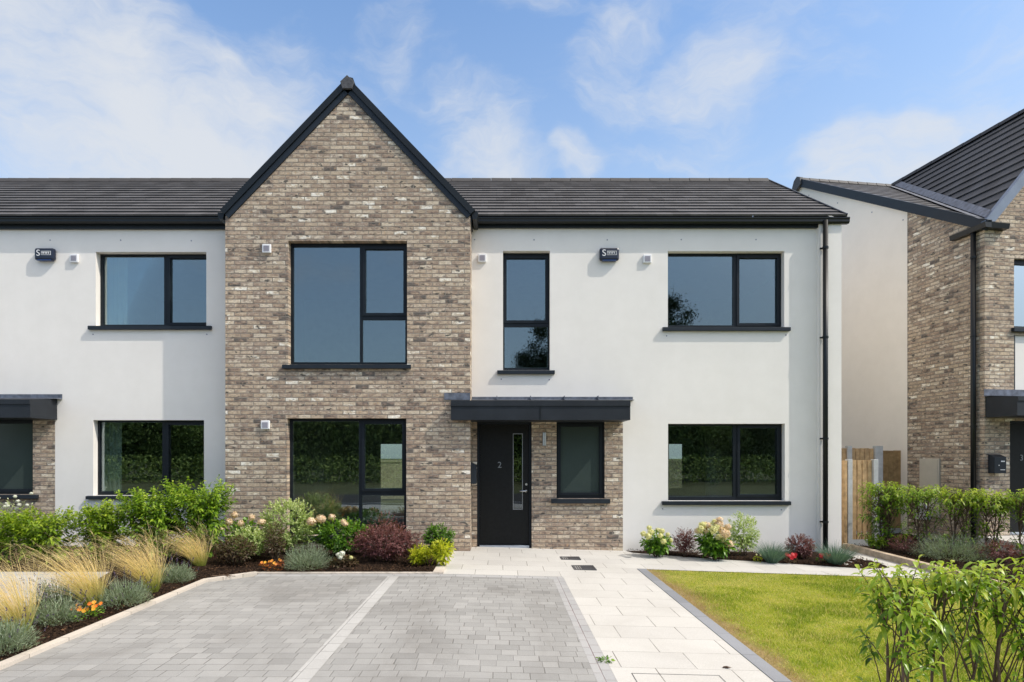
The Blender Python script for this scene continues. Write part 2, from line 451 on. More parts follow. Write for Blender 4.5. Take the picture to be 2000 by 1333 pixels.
leaf_mat('rust_leaf', [(0.30, 0.08, 0.02), (0.45, 0.17, 0.03), (0.22, 0.04, 0.02)], trans=0.25, rough=0.6)
leaf_mat('tree_leaf_silhouette', [(0.012, 0.022, 0.008), (0.022, 0.036, 0.011), (0.035, 0.055, 0.016)], trans=0.1, rough=0.9, spec=0.05)  # tree leaf darkened so treetops read as silhouettes; shade put into the colour
leaf_mat('tree_leaf', [(0.085, 0.13, 0.045), (0.15, 0.21, 0.07), (0.22, 0.30, 0.09), (0.31, 0.38, 0.12)], trans=0.12, rough=0.9, spec=0.05)

# ------------------------------------------------------------------ object helpers


def tag(o, label=None, cat=None, group=None, kind=None):
    for k, v in (('label', label), ('category', cat), ('group', group), ('kind', kind)):
        if v:
            o[k] = v
    return o


class Thing:
    """an Empty at the thing's base; its parts are built in world coordinates and stored relative to it"""
    def __init__(self, name, loc, label, cat, group=None, rotz=0.0):
        self.loc = Vector(loc)
        self.o = bpy.data.objects.new(name, None)
        self.o.empty_display_size = 0.2
        COL.objects.link(self.o)
        self.o.location = loc
        self.o.rotation_euler = (0, 0, rotz)
        self.rot = rotz
        tag(self.o, label, cat, group)


def mesh_obj(name, verts, faces, mat, parent=None, root=None, smooth=False, local=False):
    me = bpy.data.meshes.new(name)
    off = root.loc if (root is not None and not local) else Vector((0, 0, 0))
    me.from_pydata([(v[0] - off.x, v[1] - off.y, v[2] - off.z) for v in verts], [], [tuple(int(i) for i in f) for f in faces])
    o = bpy.data.objects.new(name, me)
    COL.objects.link(o)
    for mm in (mat if isinstance(mat, (list, tuple)) else [mat]):
        me.materials.append(MATS[mm])
    if parent is None and root is not None:
        parent = root.o
    if parent is not None:
        o.parent = parent
    if smooth:
        me.polygons.foreach_set('use_smooth', [True] * len(me.polygons))
    return o


def np_obj(name, V, Fq, mat, root=None, parent=None, tint=None, loc=None, smooth=False):
    """numpy vertices (n,3) and faces (m,k) -> object with an optional tint attribute"""
    me = bpy.data.meshes.new(name)
    off = np.array(root.loc if root is not None else (loc or (0, 0, 0)))
    V = (np.asarray(V) - off).astype(np.float32)
    me.vertices.add(len(V))
    me.vertices.foreach_set('co', V.ravel())
    faces = [Fq] if isinstance(Fq, np.ndarray) else Fq
    idx = np.concatenate([f.ravel() for f in faces]).astype(np.int32)
    tot = np.concatenate([np.full(len(f), f.shape[1]) for f in faces]).astype(np.int32)
    st = np.concatenate([[0], np.cumsum(tot)[:-1]]).astype(np.int32)
    me.loops.add(len(idx)); me.loops.foreach_set('vertex_index', idx)
    me.polygons.add(len(tot)); me.polygons.foreach_set('loop_start', st); me.polygons.foreach_set('loop_total', tot)
    if smooth:
        me.polygons.foreach_set('use_smooth', np.ones(len(tot), dtype=bool))
    me.update(calc_edges=True)
    if tint is not None:
        a = me.attributes.new('tint', 'FLOAT_VECTOR', 'POINT')
        a.data.foreach_set('vector', np.asarray(tint, dtype=np.float32).ravel())
    me.materials.append(MATS[mat])
    o = bpy.data.objects.new(name, me)
    COL.objects.link(o)
    if parent is not None:
        o.parent = parent
    elif root is not None:
        o.parent = root.o
    elif loc is not None:
        o.location = loc
    return o


class MB:
    """collects boxes, prisms and tubes into one mesh"""
    def __init__(self):
        self.v, self.f = [], []

    def add(self, vs, fs):
        b = len(self.v)
        self.v += [tuple(p) for p in vs]
        self.f += [tuple(b + i for i in f) for f in fs]
        return self

    def box(self, x0, x1, y0, y1, z0, z1):
        vs = [(x, y, z) for z in (z0, z1) for y in (y0, y1) for x in (x0, x1)]
        return self.add(vs, [(0, 2, 3, 1), (4, 5, 7, 6), (0, 1, 5, 4), (1, 3, 7, 5), (3, 2, 6, 7), (2, 0, 4, 6)])

    def prism_y(self, poly, y0, y1):
        """polygon of (x, z) extruded along y"""
        n = len(poly)
        vs = [(p[0], y0, p[1]) for p in poly] + [(p[0], y1, p[1]) for p in poly]
        fs = [tuple(range(n)), tuple(range(2 * n - 1, n - 1, -1))]
        fs += [(i, i + n, (i + 1) % n + n, (i + 1) % n) for i in range(n)]
        return self.add(vs, fs)

    def prism_x(self, poly, x0, x1):
        """polygon of (y, z) extruded along x"""
        n = len(poly)
        vs = [(x0, p[0], p[1]) for p in poly] + [(x1, p[0], p[1]) for p in poly]
        fs = [tuple(range(n)), tuple(range(2 * n - 1, n - 1, -1))]
        fs += [(i, i + n, (i + 1) % n + n, (i + 1) % n) for i in range(n)]
        return self.add(vs, fs)

    def tube(self, pts, radii, seg=8, cap=True):
        pts = [Vector(p) for p in pts]
        if isinstance(radii, (int, float)):
            radii = [radii] * len(pts)
        rings = []
        for i, p in enumerate(pts):
            d = (pts[min(i + 1, len(pts) - 1)] - pts[max(i - 1, 0)]).normalized()
            a = d.orthogonal().normalized() if abs(d.z) > 0.9 or True else None
            ref = Vector((1, 0, 0)) if abs(d.x) < 0.8 else Vector((0, 1, 0))
            a = d.cross(ref).normalized(); c = d.cross(a).normalized()
            rings.append([p + (a * math.cos(2 * math.pi * k / seg) + c * math.sin(2 * math.pi * k / seg)) * radii[i] for k in range(seg)])
        vs = [q for r in rings for q in r]
        fs = []
        for i in range(len(rings) - 1):
            for k in range(seg):
                fs.append((i * seg + k, i * seg + (k + 1) % seg, (i + 1) * seg + (k + 1) % seg, (i + 1) * seg + k))
        if cap:
            fs.append(tuple(range(seg - 1, -1, -1)))
            fs.append(tuple((len(rings) - 1) * seg + k for k in range(seg)))
        return self.add(vs, fs)

    def build(self, name, mat, root=None, parent=None, bevel=0.0, smooth=False, local=False):
        o = mesh_obj(name, self.v, self.f, mat, parent, root, smooth, local)
        bm = bmesh.new(); bm.from_mesh(o.data)
        bmesh.ops.recalc_face_normals(bm, faces=bm.faces)
        if bevel:
            bmesh.ops.bevel(bm, geom=list(bm.edges), offset=bevel, segments=2, affect='EDGES', profile=0.5, clamp_overlap=True)
        bm.to_mesh(o.data); bm.free()
        return o


def holed(u0, u1, w0, w1, holes):
    """cells of the rectangle [u0,u1]x[w0,w1] outside the holes"""
    us = sorted({u0, u1, *[h[0] for h in holes], *[h[1] for h in holes]})
    ws = sorted({w0, w1, *[h[2] for h in holes], *[h[3] for h in holes]})
    us = [u for u in us if u0 <= u <= u1]; ws = [w for w in ws if w0 <= w <= w1]
    out = []
    for a, b in zip(us, us[1:]):
        for c, d in zip(ws, ws[1:]):
            m, n = (a + b) / 2, (c + d) / 2
            if not any(h[0] < m < h[1] and h[2] < n < h[3] for h in holes):
                out.append((a, b, c, d))
    return out


def wall_mesh(mb, x0, x1, z0, z1, Y, holes, depth=0.30, back=True):
    """a wall facing -y with real openings: front sheet, reveals and back sheet"""
    for a, b, c, d in holed(x0, x1, z0, z1, holes):
        mb.add([(a, Y, c), (b, Y, c), (b, Y, d), (a, Y, d)], [(0, 1, 2, 3)])
        if back:
            mb.add([(a, Y + depth, c), (b, Y + depth, c), (b, Y + depth, d), (a, Y + depth, d)], [(3, 2, 1, 0)])
    for h in holes:
        a, b, c, d = h
        for p, q in (((a, c), (a, d)), ((a, d), (b, d)), ((b, d), (b, c)), ((b, c), (a, c))):
            mb.add([(p[0], Y, p[1]), (q[0], Y, q[1]), (q[0], Y + depth, q[1]), (p[0], Y + depth, p[1])], [(0, 1, 2, 3)])


def px_rect(x0, x1, y0, y1, Y):
    """pixel box (left, right, top, bottom) on a wall plane -> (x0, x1, z0, z1) metres"""
    a = at(x0, y1, Y); b = at(x1, y0, Y)
    return a[0], b[0], a[2], b[2]


def room_box(root, x0, x1, y0, y1, z0, z1, backholes=(), mat='room_wall'):
    mb = MB()
    mb.add([(x0, y0, z0), (x0, y1, z0), (x0, y1, z1), (x0, y0, z1)], [(0, 1, 2, 3)])
    mb.add([(x1, y0, z0), (x1, y1, z0), (x1, y1, z1), (x1, y0, z1)], [(0, 1, 2, 3)])
    mb.add([(x0, y0, z0), (x1, y0, z0), (x1, y1, z0), (x0, y1, z0)], [(0, 1, 2, 3)])
    mb.add([(x0, y0, z1), (x1, y0, z1), (x1, y1, z1), (x0, y1, z1)], [(0, 1, 2, 3)])
    for a, b, c, d in holed(x0, x1, z0, z1, list(backholes)):
        mb.add([(a, y1, c), (b, y1, c), (b, y1, d), (a, y1, d)], [(0, 1, 2, 3)])
    return mesh_obj('room_lining', mb.v, mb.f, mat, None, root)


def window(root, hole, Y, panes, sill=None, inset=0.125, glass='glass', local_off=None, sill_top=None, edge_bead=True):
    """panes: (x0,x1,z0,z1,opening) in metres at the frame plane. One window = frame part > sash, pane, sill"""
    Yf = Y + inset
    x0, x1, z0, z1 = hole
    mb = MB()
    rects = [p[:4] for p in panes]
    for a, b, c, d in holed(x0, x1, z0, z1, rects):
        mb.box(a, b, Yf, Yf + 0.07, c, d)
    fr = mesh_obj('window', mb.v, mb.f, 'frame_dark', None, root)
    for a, b, c, d, op in panes:
        if op:
            w = 0.048
            s = MB()
            A, B, C, D = max(a - w, x0 + 0.012), min(b + w, x1 - 0.012), max(c - w, z0 + 0.012), min(d + w, z1 - 0.012)
            s.box(A, a, Yf - 0.016, Yf + 0.004, C, D)
            s.box(b, B, Yf - 0.016, Yf + 0.004, C, D)
            s.box(a, b, Yf - 0.0155, Yf + 0.004, C, c)
            s.box(a, b, Yf - 0.0155, Yf + 0.004, d, D)
            s.build('sash', 'frame_dark', root, fr)
        # pane with a pale spacer bar round its edge
        g = MB(); g.box(a - 0.003, b + 0.003, Yf + 0.028, Yf + 0.034, c - 0.003, d + 0.003)
        g.build('pane', glass, root, fr)
        if edge_bead:
            e = MB(); t = 0.011
            e.box(a, a + t, Yf + 0.036, Yf + 0.05, c, d); e.box(b - t, b, Yf + 0.036, Yf + 0.05, c, d)
            e.box(a + t, b - t, Yf + 0.036, Yf + 0.05, c, c + t); e.box(a + t, b - t, Yf + 0.036, Yf + 0.05, d - t, d)
            e.build('spacer_bar', 'steel', root, fr)
    if glass == 'glass':
        ya, yb = Yf + 0.0705, Y + DEEP + 0.015
        for nm, bx in (('l', (x0 - 0.001, x0 + 0.012, z0, z1)), ('r', (x1 - 0.012, x1 + 0.001, z0, z1)), ('t', (x0 + .012, x1 - .012, z1 - 0.012, z1 + 0.001)), ('b', (x0 + .012, x1 - .012, z0 - .001, z0 + 0.014))):
            rl = MB(); rl.box(bx[0], bx[1], ya, yb, bx[2], bx[3])
            rl.build('window_board' if nm == 'b' else 'reveal_lining', 'white_plastic', root, fr)
    if sill:
        sx0, sx1, th, proj = sill
        s = MB()
        zt = z0 if sill_top is None else sill_top
        s.prism_x([(Y - proj, zt - th), (Y - 0.002, zt - th), (Y - 0.002, zt - th + 0.02), (Y + 0.12, zt - th + 0.02), (Y + 0.12, zt + 0.004), (Y - proj, zt - 0.010)], sx0, sx1)
        s.build('sill', 'anthracite', root, fr, bevel=0.003)
    return fr


def panes_px(lst, Yf):
    return [(*px_rect(a, b, c, d, Yf), op) for a, b, c, d, op in lst]


def tiled_slope(root, name, P0, U, W, S, n, mat, lift=0.026, local=False, wfun=None):
    """a roof slope of n courses: P0 eave corner, U unit vector along the eave, W width, S vector eave to ridge"""
    P0, U, S = Vector(P0), Vector(U), Vector(S)
    nrm = U.cross(S).normalized()
    if nrm.z < 0:
        nrm = -nrm
    V, Fc, T = [], [], []
    off = root.loc if (root and not local) else Vector()
    for i in range(n):
        a = P0 + S * (i / n) + nrm * lift
        b = P0 + S * ((i + 1.0) / n)
        k = len(V)
        low = P0 + S * (i / n) - nrm * 0.004
        for p, t, e in ((a, i + 0.02, i), (b, i + 0.98, i + 1), (low, i + 0.02, i)):
            w_ = W if wfun is None else wfun(e / n)
            V.append(p - off); T.append((0, t, 0)); V.append(p + U * w_ - off); T.append((w_, t, 0))
        Fc.append((k, k + 1, k + 3, k + 2)); Fc.append((k + 4, k + 5, k + 1, k))
    me = bpy.data.meshes.new(name)
    me.from_pydata([tuple(v) for v in V], [], Fc)
    a = me.attributes.new('tile', 'FLOAT_VECTOR', 'POINT')
    a.data.foreach_set('vector', np.array(T, dtype=np.float32).ravel())
    me.materials.append(MATS[mat])
    o = bpy.data.objects.new(name, me); COL.objects.link(o)
    o.parent = root.o
    return o


def text_mesh(body, size, name, mat, root, parent, centre, local=False, extrude=0.004):
    cu = bpy.data.curves.new('txt', 'FONT')
    cu.body = body; cu.size = size; cu.extrude = extrude; cu.align_x = 'CENTER'; cu.align_y = 'CENTER'
    tmp = bpy.data.objects.new('txt', cu)
    COL.objects.link(tmp)
    bpy.context.view_layer.update()
    me = bpy.data.meshes.new_from_object(tmp)
    bpy.data.objects.remove(tmp)
    M = Matrix.Rotation(R(90), 4, 'X')
    me.transform(Matrix.Translation(Vector(centre) - (root.loc if not local else Vector())) @ M)
    me.materials.clear(); me.materials.append(MATS[mat])
    o = bpy.data.objects.new(name, me); COL.objects.link(o)
    o.parent = parent
    return o


def struct(name, mb, mat):
    o = mesh_obj(name, mb.v, mb.f, mat)
    o['kind'] = 'structure'
    return o


def sheet(name, pts, dz, mat, kind='structure', thick=0.0, zfun=gz):
    """a flat sheet following the ground's cross-fall; pts are (x, y)"""
    bm = bmesh.new()
    vs = [bm.verts.new((p[0], p[1], 0)) for p in pts]
    bm.faces.new(vs)
    for bx in (-0.6, 3.6):
        bmesh.ops.bisect_plane(bm, geom=list(bm.verts) + list(bm.edges) + list(bm.faces), plane_co=(bx, 0, 0), plane_no=(1, 0, 0))
    if thick:
        r = bmesh.ops.extrude_face_region(bm, geom=list(bm.faces))
        top = {v for v in r['geom'] if isinstance(v, bmesh.types.BMVert)}
    else:
        top = set(bm.verts)
    for v in bm.verts:
        v.co.z = zfun(v.co.x) + (dz if v in top else dz - thick)
    bmesh.ops.recalc_face_normals(bm, faces=bm.faces)
    me = bpy.data.meshes.new(name); bm.to_mesh(me); bm.free()
    if not thick and me.polygons and me.polygons[0].normal.z < 0:
        me.flip_normals()
    me.materials.append(MATS[mat])
    o = bpy.data.objects.new(name, me); COL.objects.link(o)
    o['kind'] = kind
    return o


# ------------------------------------------------------------------ ground and paving
X_DRIVE0, X_DRIVE1 = -3.80, 0.86
Y_DRIVE1 = 8.42
Y_NEAR = 2.2

g = MB(); 
xs = [-400, -0.6, 3.6, 400]
for a, b in zip(xs, xs[1:]):
    g.add([(a, -400, gz(a) - 0.03), (b, -400, gz(b) - 0.03), (b, 600, gz(b) - 0.03), (a, 600, gz(a) - 0.03)], [(0, 1, 2, 3)])
struct('ground', g, 'ground_soil')
sheet('road', [(-60, -5.5), (60, -5.5), (60, 0.4), (-60, 0.4)], -0.012, 'asphalt')
sheet('pavement', [(-60, 0.56), (60, 0.56), (60, Y_NEAR), (-60, Y_NEAR)], -0.004, 'block_border')
sheet('kerb', [(-60, 0.4), (60, 0.4), (60, 0.56), (-60, 0.56)], 0.05, 'edging_grey', thick=0.12)

sheet('driveway', [(X_DRIVE0, Y_NEAR), (X_DRIVE1 - 0.15, Y_NEAR), (X_DRIVE1 - 0.15, Y_DRIVE1 - 0.16), (-3.35, Y_DRIVE1 - 0.16), (X_DRIVE0, Y_DRIVE1 - 0.55)], 0.0, 'block_paving')
sheet('driveway_border', [(X_DRIVE1 - 0.15, Y_NEAR), (X_DRIVE1, Y_NEAR), (X_DRIVE1, Y_DRIVE1), (X_DRIVE1 - 0.15, Y_DRIVE1)], 0.001, 'block_border')
course_mat('block_border_back', 0.21, 0.155, 0.005, [(0.36, 0.36, 0.355), (0.42, 0.415, 0.41)], (0.15, 0.145, 0.14), 9.0, vary=0.0, stain=0.4, jn=0.6)
sheet('driveway_border', [(-3.35, Y_DRIVE1 - 0.16), (X_DRIVE1 - 0.15, Y_DRIVE1 - 0.16), (X_DRIVE1 - 0.15, Y_DRIVE1), (-3.35, Y_DRIVE1)], 0.001, 'block_border_back')
sheet('parking_line', [(-1.53, Y_NEAR), (-1.38, Y_NEAR), (-1.38, Y_DRIVE1 - 0.17), (-1.53, Y_DRIVE1 - 0.17)], 0.0045, 'strip_light')

# cream slab path: strip beside the drive, landing at the door, branch along the lawn
XP1 = 2.05
lawn_back = [gp(1258, 1112.2)[:2], gp(1450, 1118.5)[:2], gp(1696, 1126.5)[:2]]
bed_front = [gp(1237, 1080.5)[:2], gp(1330, 1088)[:2], gp(1470, 1097)[:2], gp(1692, 1112)[:2]]
sheet('path', [(X_DRIVE1, Y_NEAR), (XP1, Y_NEAR), (XP1, lawn_back[0][1]), lawn_back[1], lawn_back[2], (6.43, 8.5), (6.43, 13.8),
               (6.0, 13.8), (6.0, 11.1), (2.2, 11.1), (-0.80, 11.1), (-0.80, Y_DRIVE1), (X_DRIVE1, Y_DRIVE1)], 0.002, 'path_slab')
sheet('path_edging', [(-0.94, Y_DRIVE1 + 0.02), (-0.80, Y_DRIVE1 + 0.02), (-0.80, 10.46), (-0.94, 10.46)], 0.03, 'edging_block', thick=0.12)
sheet('bed_edging', [(-3.42, Y_DRIVE1 + 0.001), (-0.80, Y_DRIVE1 + 0.001), (-0.80, Y_DRIVE1 + 0.06), (-3.42, Y_DRIVE1 + 0.06)], 0.022, 'edging_cream', thick=0.12)
sheet('bed_edging', [(X_DRIVE0 - 0.09, 3.0), (X_DRIVE0 - 0.002, 3.0), (X_DRIVE0 - 0.002, Y_DRIVE1 - 0.5), (-3.36, Y_DRIVE1 + 0.01), (-3.42, Y_DRIVE1 + 0.06), (X_DRIVE0 - 0.09, Y_DRIVE1 - 0.45)], 0.03, 'edging_block', thick=0.12)
sheet('lawn_kerb', [(XP1, Y_NEAR), (XP1 + 0.13, Y_NEAR), (XP1 + 0.13, lawn_back[0][1] - 0.005), (XP1, lawn_back[0][1])], 0.008, 'kerb_block', thick=0.1)

# lawn
lawn_poly = [(XP1 + 0.13, Y_NEAR), (9.5, Y_NEAR), (9.5, 8.3), lawn_back[2], lawn_back[1], (XP1 + 0.13, lawn_back[0][1])]
sheet('lawn', lawn_poly, -0.006, 'lawn')


def in_poly(x, y, poly):
    c = False
    j = len(poly) - 1
    for i in range(len(poly)):
        xi, yi = poly[i]; xj, yj = poly[j]
        if (yi > y) != (yj > y) and x < (xj - xi) * (y - yi) / (yj - yi) + xi:
            c = not c
        j = i
    return c


rng = np.random.default_rng(11)


def unit(a):
    return a / np.maximum(np.linalg.norm(a, axis=-1, keepdims=True), 1e-9)


def blades(P, D, Ln, W, bend, segs=4, wprof=None):
    """curved tapering strips. P base, D unit direction, Ln length, W width, bend vector added with t^2"""
    n = len(P)
    t = np.linspace(0, 1, segs + 1)
    C = P[:, None] + D[:, None] * (Ln[:, None, None] * t[None, :, None]) + bend[:, None] * (t[None, :, None] ** 2)
    a = rng.uniform(0, 2 * np.pi, n)
    side = np.stack([np.cos(a), np.sin(a), np.zeros(n)], 1)
    prof = (1 - t) ** 0.6 * 0.9 + 0.1 if wprof is None else wprof(t)
    off = side[:, None] * (W[:, None, None] * 0.5 * prof[None, :, None])
    V = np.stack([C - off, C + off], 2).reshape(n, -1, 3)     # n,(segs+1)*2,3
    m = (segs + 1) * 2
    q = np.array([[2 * i, 2 * i + 1, 2 * i + 3, 2 * i + 2] for i in range(segs)])
    Fq = (np.arange(n)[:, None, None] * m + q[None]).reshape(-1, 4)
    r = rng.uniform(0, 1, n)
    T = np.zeros((n, m, 3)); T[:, :, 0] = r[:, None]; T[:, :, 1] = np.repeat(t, 2)[None]
    return V.reshape(-1, 3), Fq, T.reshape(-1, 3)


def leaves(P, D, Nn, Ln, W, droop, tint=None, simple=False):
    """leaf blades: P base, D unit direction, Nn rough normal, droop = fall of the tip in metres"""
    n = len(P)
    S = unit(np.cross(D, Nn)); Nn = unit(np.cross(S, D))
    down = np.zeros((n, 3)); down[:, 2] = -1
    r = rng.uniform(0, 1, n) if tint is None else tint

    def pt(t, s, lift):
        return P + D * (Ln * t)[:, None] + down * (droop * t * t)[:, None] + S * (W * s)[:, None] + Nn * (W * lift)[:, None]
    if simple:
        V = np.stack([pt(0, 0, 0), pt(0.5, -0.5, 0.12), pt(1, 0, 0), pt(0.5, 0.5, 0.12)], 1)
        q = np.array([[0, 1, 2, 3]])
        m = 4
        Fq = (np.arange(n)[:, None, None] * m + q[None]).reshape(-1, 4)
        T = np.zeros((n, m, 3)); T[:, :, 0] = r[:, None]; T[:, :, 1] = np.array([0, .5, 1, .5])[None]
        return V.reshape(-1, 3), Fq, T.reshape(-1, 3)
    V = np.stack([pt(0, 0, 0), pt(.3, -.42, .2), pt(.3, 0, 0), pt(.3, .42, .2), pt(.65, -.45, .2), pt(.65, 0, 0), pt(.65, .45, .2), pt(1, 0, 0)], 1)
    m = 8
    tri = np.array([[0, 1, 2], [0, 2, 3], [4, 7, 5], [5, 7, 6]])
    quad = np.array([[1, 4, 5, 2], [2, 5, 6, 3]])
    F3 = (np.arange(n)[:, None, None] * m + tri[None]).reshape(-1, 3)
    F4 = (np.arange(n)[:, None, None] * m + quad[None]).reshape(-1, 4)
    T = np.zeros((n, m, 3)); T[:, :, 0] = r[:, None]; T[:, :, 1] = np.array([0, .3, .3, .3, .65, .65, .65, 1])[None]
    return V.reshape(-1, 3), [F3, F4], T.reshape(-1, 3)


def merge(parts):
    V, T, F3, F4, k = [], [], [], [], 0
    for v, f, t in parts:
        for ff in (f if isinstance(f, list) else [f]):
            (F3 if ff.shape[1] == 3 else F4).append(ff + k)
        V.append(v); T.append(t); k += len(v)
    Fs = [np.concatenate(x) for x in (F3, F4) if x]
    return np.concatenate(V), Fs, np.concatenate(T)


# grass blades on the lawn: denser near the camera
def lawn_grass():
    n = 190000
    x = rng.uniform(2.15, 8.2, n * 2); y = 3.2 + rng.uniform(0, 1, n * 2) ** 1.25 * 6.4
    keep = np.array([in_poly(a, b, lawn_poly) for a, b in zip(x, y)])
    # only what the photograph's angle of view reaches
    keep &= (x / y) < 1.3
    x, y = x[keep][:n], y[keep][:n]
    z = np.array([gz(a) for a in x]) - 0.008
    def vnoise(fx, fy, seed):
        g_ = np.random.default_rng(seed).uniform(0, 1, (64, 64))
        u, v_ = x * fx + 20, y * fy + 20
        iu, iv = np.floor(u).astype(int), np.floor(v_).astype(int)
        a_, b_ = u - iu, v_ - iv
        a_ = a_ * a_ * (3 - 2 * a_); b_ = b_ * b_ * (3 - 2 * b_)
        q = lambda di, dj: g_[(iu + di) % 64, (iv + dj) % 64]
        return (q(0, 0) * (1 - a_) + q(1, 0) * a_) * (1 - b_) + (q(0, 1) * (1 - a_) + q(1, 1) * a_) * b_
    patch = 0.45 * vnoise(1.1, 1.6, 1) + 0.33 * vnoise(3.1, 4.4, 2) + 0.22 * vnoise(9, 12, 3)
    patch = np.clip((patch - .5) * 2.2 + .5, 0, 1)
    k = len(x)
    P = np.stack([x, y, z], 1)
    D = unit(np.stack([rng.normal(0, .45, k), rng.normal(0, .45, k), np.ones(k)], 1))
    Ln = rng.uniform(.015, .045, k) * (0.6 + 0.7 * patch)
    W = rng.uniform(.003, .0065, k)
    bend = np.stack([rng.normal(0, .012, k), rng.normal(0, .012, k), -rng.uniform(0, .008, k)], 1)
    V, Fq, T = blades(P, D, Ln, W, bend, 1)
    rr = np.clip(0.82 - 0.80 * patch + rng.normal(0, .17, k), 0, 1)
    rr = np.where(rng.uniform(0, 1, k) < .16, rng.uniform(.75, 1, k), rr)
    T = T.reshape(k, -1, 3); T[:, :, 0] = rr[:, None]
    edge = (x - (XP1 + 0.13)) < rng.uniform(0.05, 0.42, k) * (0.45 + 0.8 * vnoise(1.5, 2.2, 9))
    edge |= rng.uniform(0, 1, k) < 0.03
    thin = ((x - (XP1 + 0.13)) < rng.uniform(0, .34, k)) & (rng.uniform(0, 1, k) < .6)
    o = np_obj('grass', V, Fq.reshape(k, -1, 4)[~edge & ~thin].reshape(-1, 4), 'grass_blade', tint=T.reshape(-1, 3))
    tag(o, 'short sunlit lawn grass beside the cream slab path', 'grass', kind='stuff')
    o2 = np_obj('dry_grass', V, Fq.reshape(k, -1, 4)[edge & ~thin].reshape(-1, 4), 'dry_blade', tint=T.reshape(-1, 3))
    tag(o2, 'dry straw coloured grass along the grey lawn kerb', 'grass', kind='stuff')


lawn_grass()


# planting beds: bumpy mulch
def bed(name, poly, z0, hump=0.05, cell=0.09, zf=gz):
    xs_ = [p[0] for p in poly]; ys_ = [p[1] for p in poly]
    bm = bmesh.new()
    bm.faces.new([bm.verts.new((p[0], p[1], 0)) for p in poly])
    x = min(xs_) + cell
    while x < max(xs_):
        bmesh.ops.bisect_plane(bm, geom=bm.verts[:] + bm.edges[:] + bm.faces[:], plane_co=(x, 0, 0), plane_no=(1, 0, 0)); x += cell
    y = min(ys_) + cell
    while y < max(ys_):
        bmesh.ops.bisect_plane(bm, geom=bm.verts[:] + bm.edges[:] + bm.faces[:], plane_co=(0, y, 0), plane_no=(0, 1, 0)); y += cell
    for v in bm.verts:
        bnd = v.is_boundary
        v.co.z = zf(v.co.x) + z0 + (0 if bnd else hump * (0.5 + 0.5 * math.sin(v.co.x * 5.1 + 1.3 * math.sin(v.co.y * 4))) + random.uniform(-.012, .012))
    me = bpy.data.meshes.new(name); bm.to_mesh(me); bm.free()
    if me.polygons[0].normal.z < 0:
        me.flip_normals()
    me.materials.append(MATS['mulch'])
    o = bpy.data.objects.new(name, me); COL.objects.link(o); o['kind'] = 'structure'
    return o


flat = lambda x: 0.0
bed_left = [(X_DRIVE0 - 0.09, 3.0), (X_DRIVE0 - 0.09, Y_DRIVE1 - 0.45), (-3.42, Y_DRIVE1 + 0.06), (-0.94, Y_DRIVE1 + 0.06), (-0.94, 10.5), (-4.74, 10.5), (-4.74, 10.97), (-9.5, 10.97), (-9.5, 8.6), (-5.5, 8.6), (-5.05, 7.2), (-5.05, 3.0)]
bed('planting_bed', bed_left, 0.008, 0.06, zf=flat)
bed_right = [bed_front[0], (2.25, 10.97), (6.05, 10.97), (6.05, bed_front[3][1] + 0.1), bed_front[3], bed_front[2], bed_front[1]]
bed('planting_bed', bed_right, 0.006, 0.04)
bed_three = [(6.55, 8.2), (6.55, 11.5), (6.5, 13.2), (8.6, 13.2), (8.95, 11.4), (8.85, 9.9), (9.3, 8.6)]
bed('planting_bed', bed_three, -0.06, 0.05, zf=flat)
course_mat('grey_slab', 0.6, 0.4, 0.006, [(0.40, 0.39, 0.38), (0.46, 0.45, 0.43)], (0.2, 0.19, 0.18), 1.0, vary=0.0, stain=0.4, offset=0.5)
sheet('neighbour_paving', [(-14, Y_NEAR), (-5.05, Y_NEAR), (-5.05, 7.2), (-5.5, 8.6), (-14, 8.6)], 0.0, 'grey_slab')
pz = lambda x: 0.0
sheet('front_step', [(8.85, 9.75), (14.5, 9.75), (14.5, 12.4), (8.95, 11.42)], 0.14, 'path_slab', thick=0.35, zfun=pz)


def chips(n, polys):
    P = []
    while len(P) < n:
        poly, zf, z0 = random.choice(polys)
        x = random.uniform(min(p[0] for p in poly), max(p[0] for p in poly)); y = random.uniform(min(p[1] for p in poly), max(p[1] for p in poly))
        if in_poly(x, y, poly):
            P.append((x, y, zf(x) + z0 + random.uniform(.02, .05)))
    P = np.array(P); k = len(P)
    D = unit(np.stack([rng.normal(0, 1, k), rng.normal(0, 1, k), rng.normal(0, .35, k)], 1))
    Nn = unit(np.stack([rng.normal(0, .5, k), rng.normal(0, .5, k), np.ones(k)], 1))
    V, Fq, T = leaves(P, D, Nn, rng.uniform(.015, .05, k), rng.uniform(.006, .018, k), np.zeros(k), tint=rng.uniform(0, 1, k) ** 1.6, simple=True)
    o = np_obj('bark_mulch', V, Fq, 'mulch_chip', tint=T)
    tag(o, 'dark brown bark chippings spread over the planting beds', 'mulch', kind='stuff')


bed_left_near = [(X_DRIVE0 - 0.09, 3.8), (X_DRIVE0 - 0.09, Y_DRIVE1 - 0.45), (-3.42, Y_DRIVE1 + 0.06), (-0.94, Y_DRIVE1 + 0.06), (-0.94, 10.2), (-5.05, 9.6), (-5.05, 3.8)]
chips(16000, [(bed_left_near, flat, 0.008)] * 3 + [(bed_right, gz, 0.0)] + [(bed_three, flat, -0.06)])

# ------------------------------------------------------------------ the houses
SILL_TH = 0.075
DEEP = 0.30
Yf_r = YR + 0.125
Yf_b = YB + 0.125
ZB = -0.45
EAVE_Z = 5.90
Z_TOPWALL = 5.80
Y_EAVE, Y_RIDGE, Z_RIDGE = 10.80, 13.99, 7.965
Y_REAR = 17.0


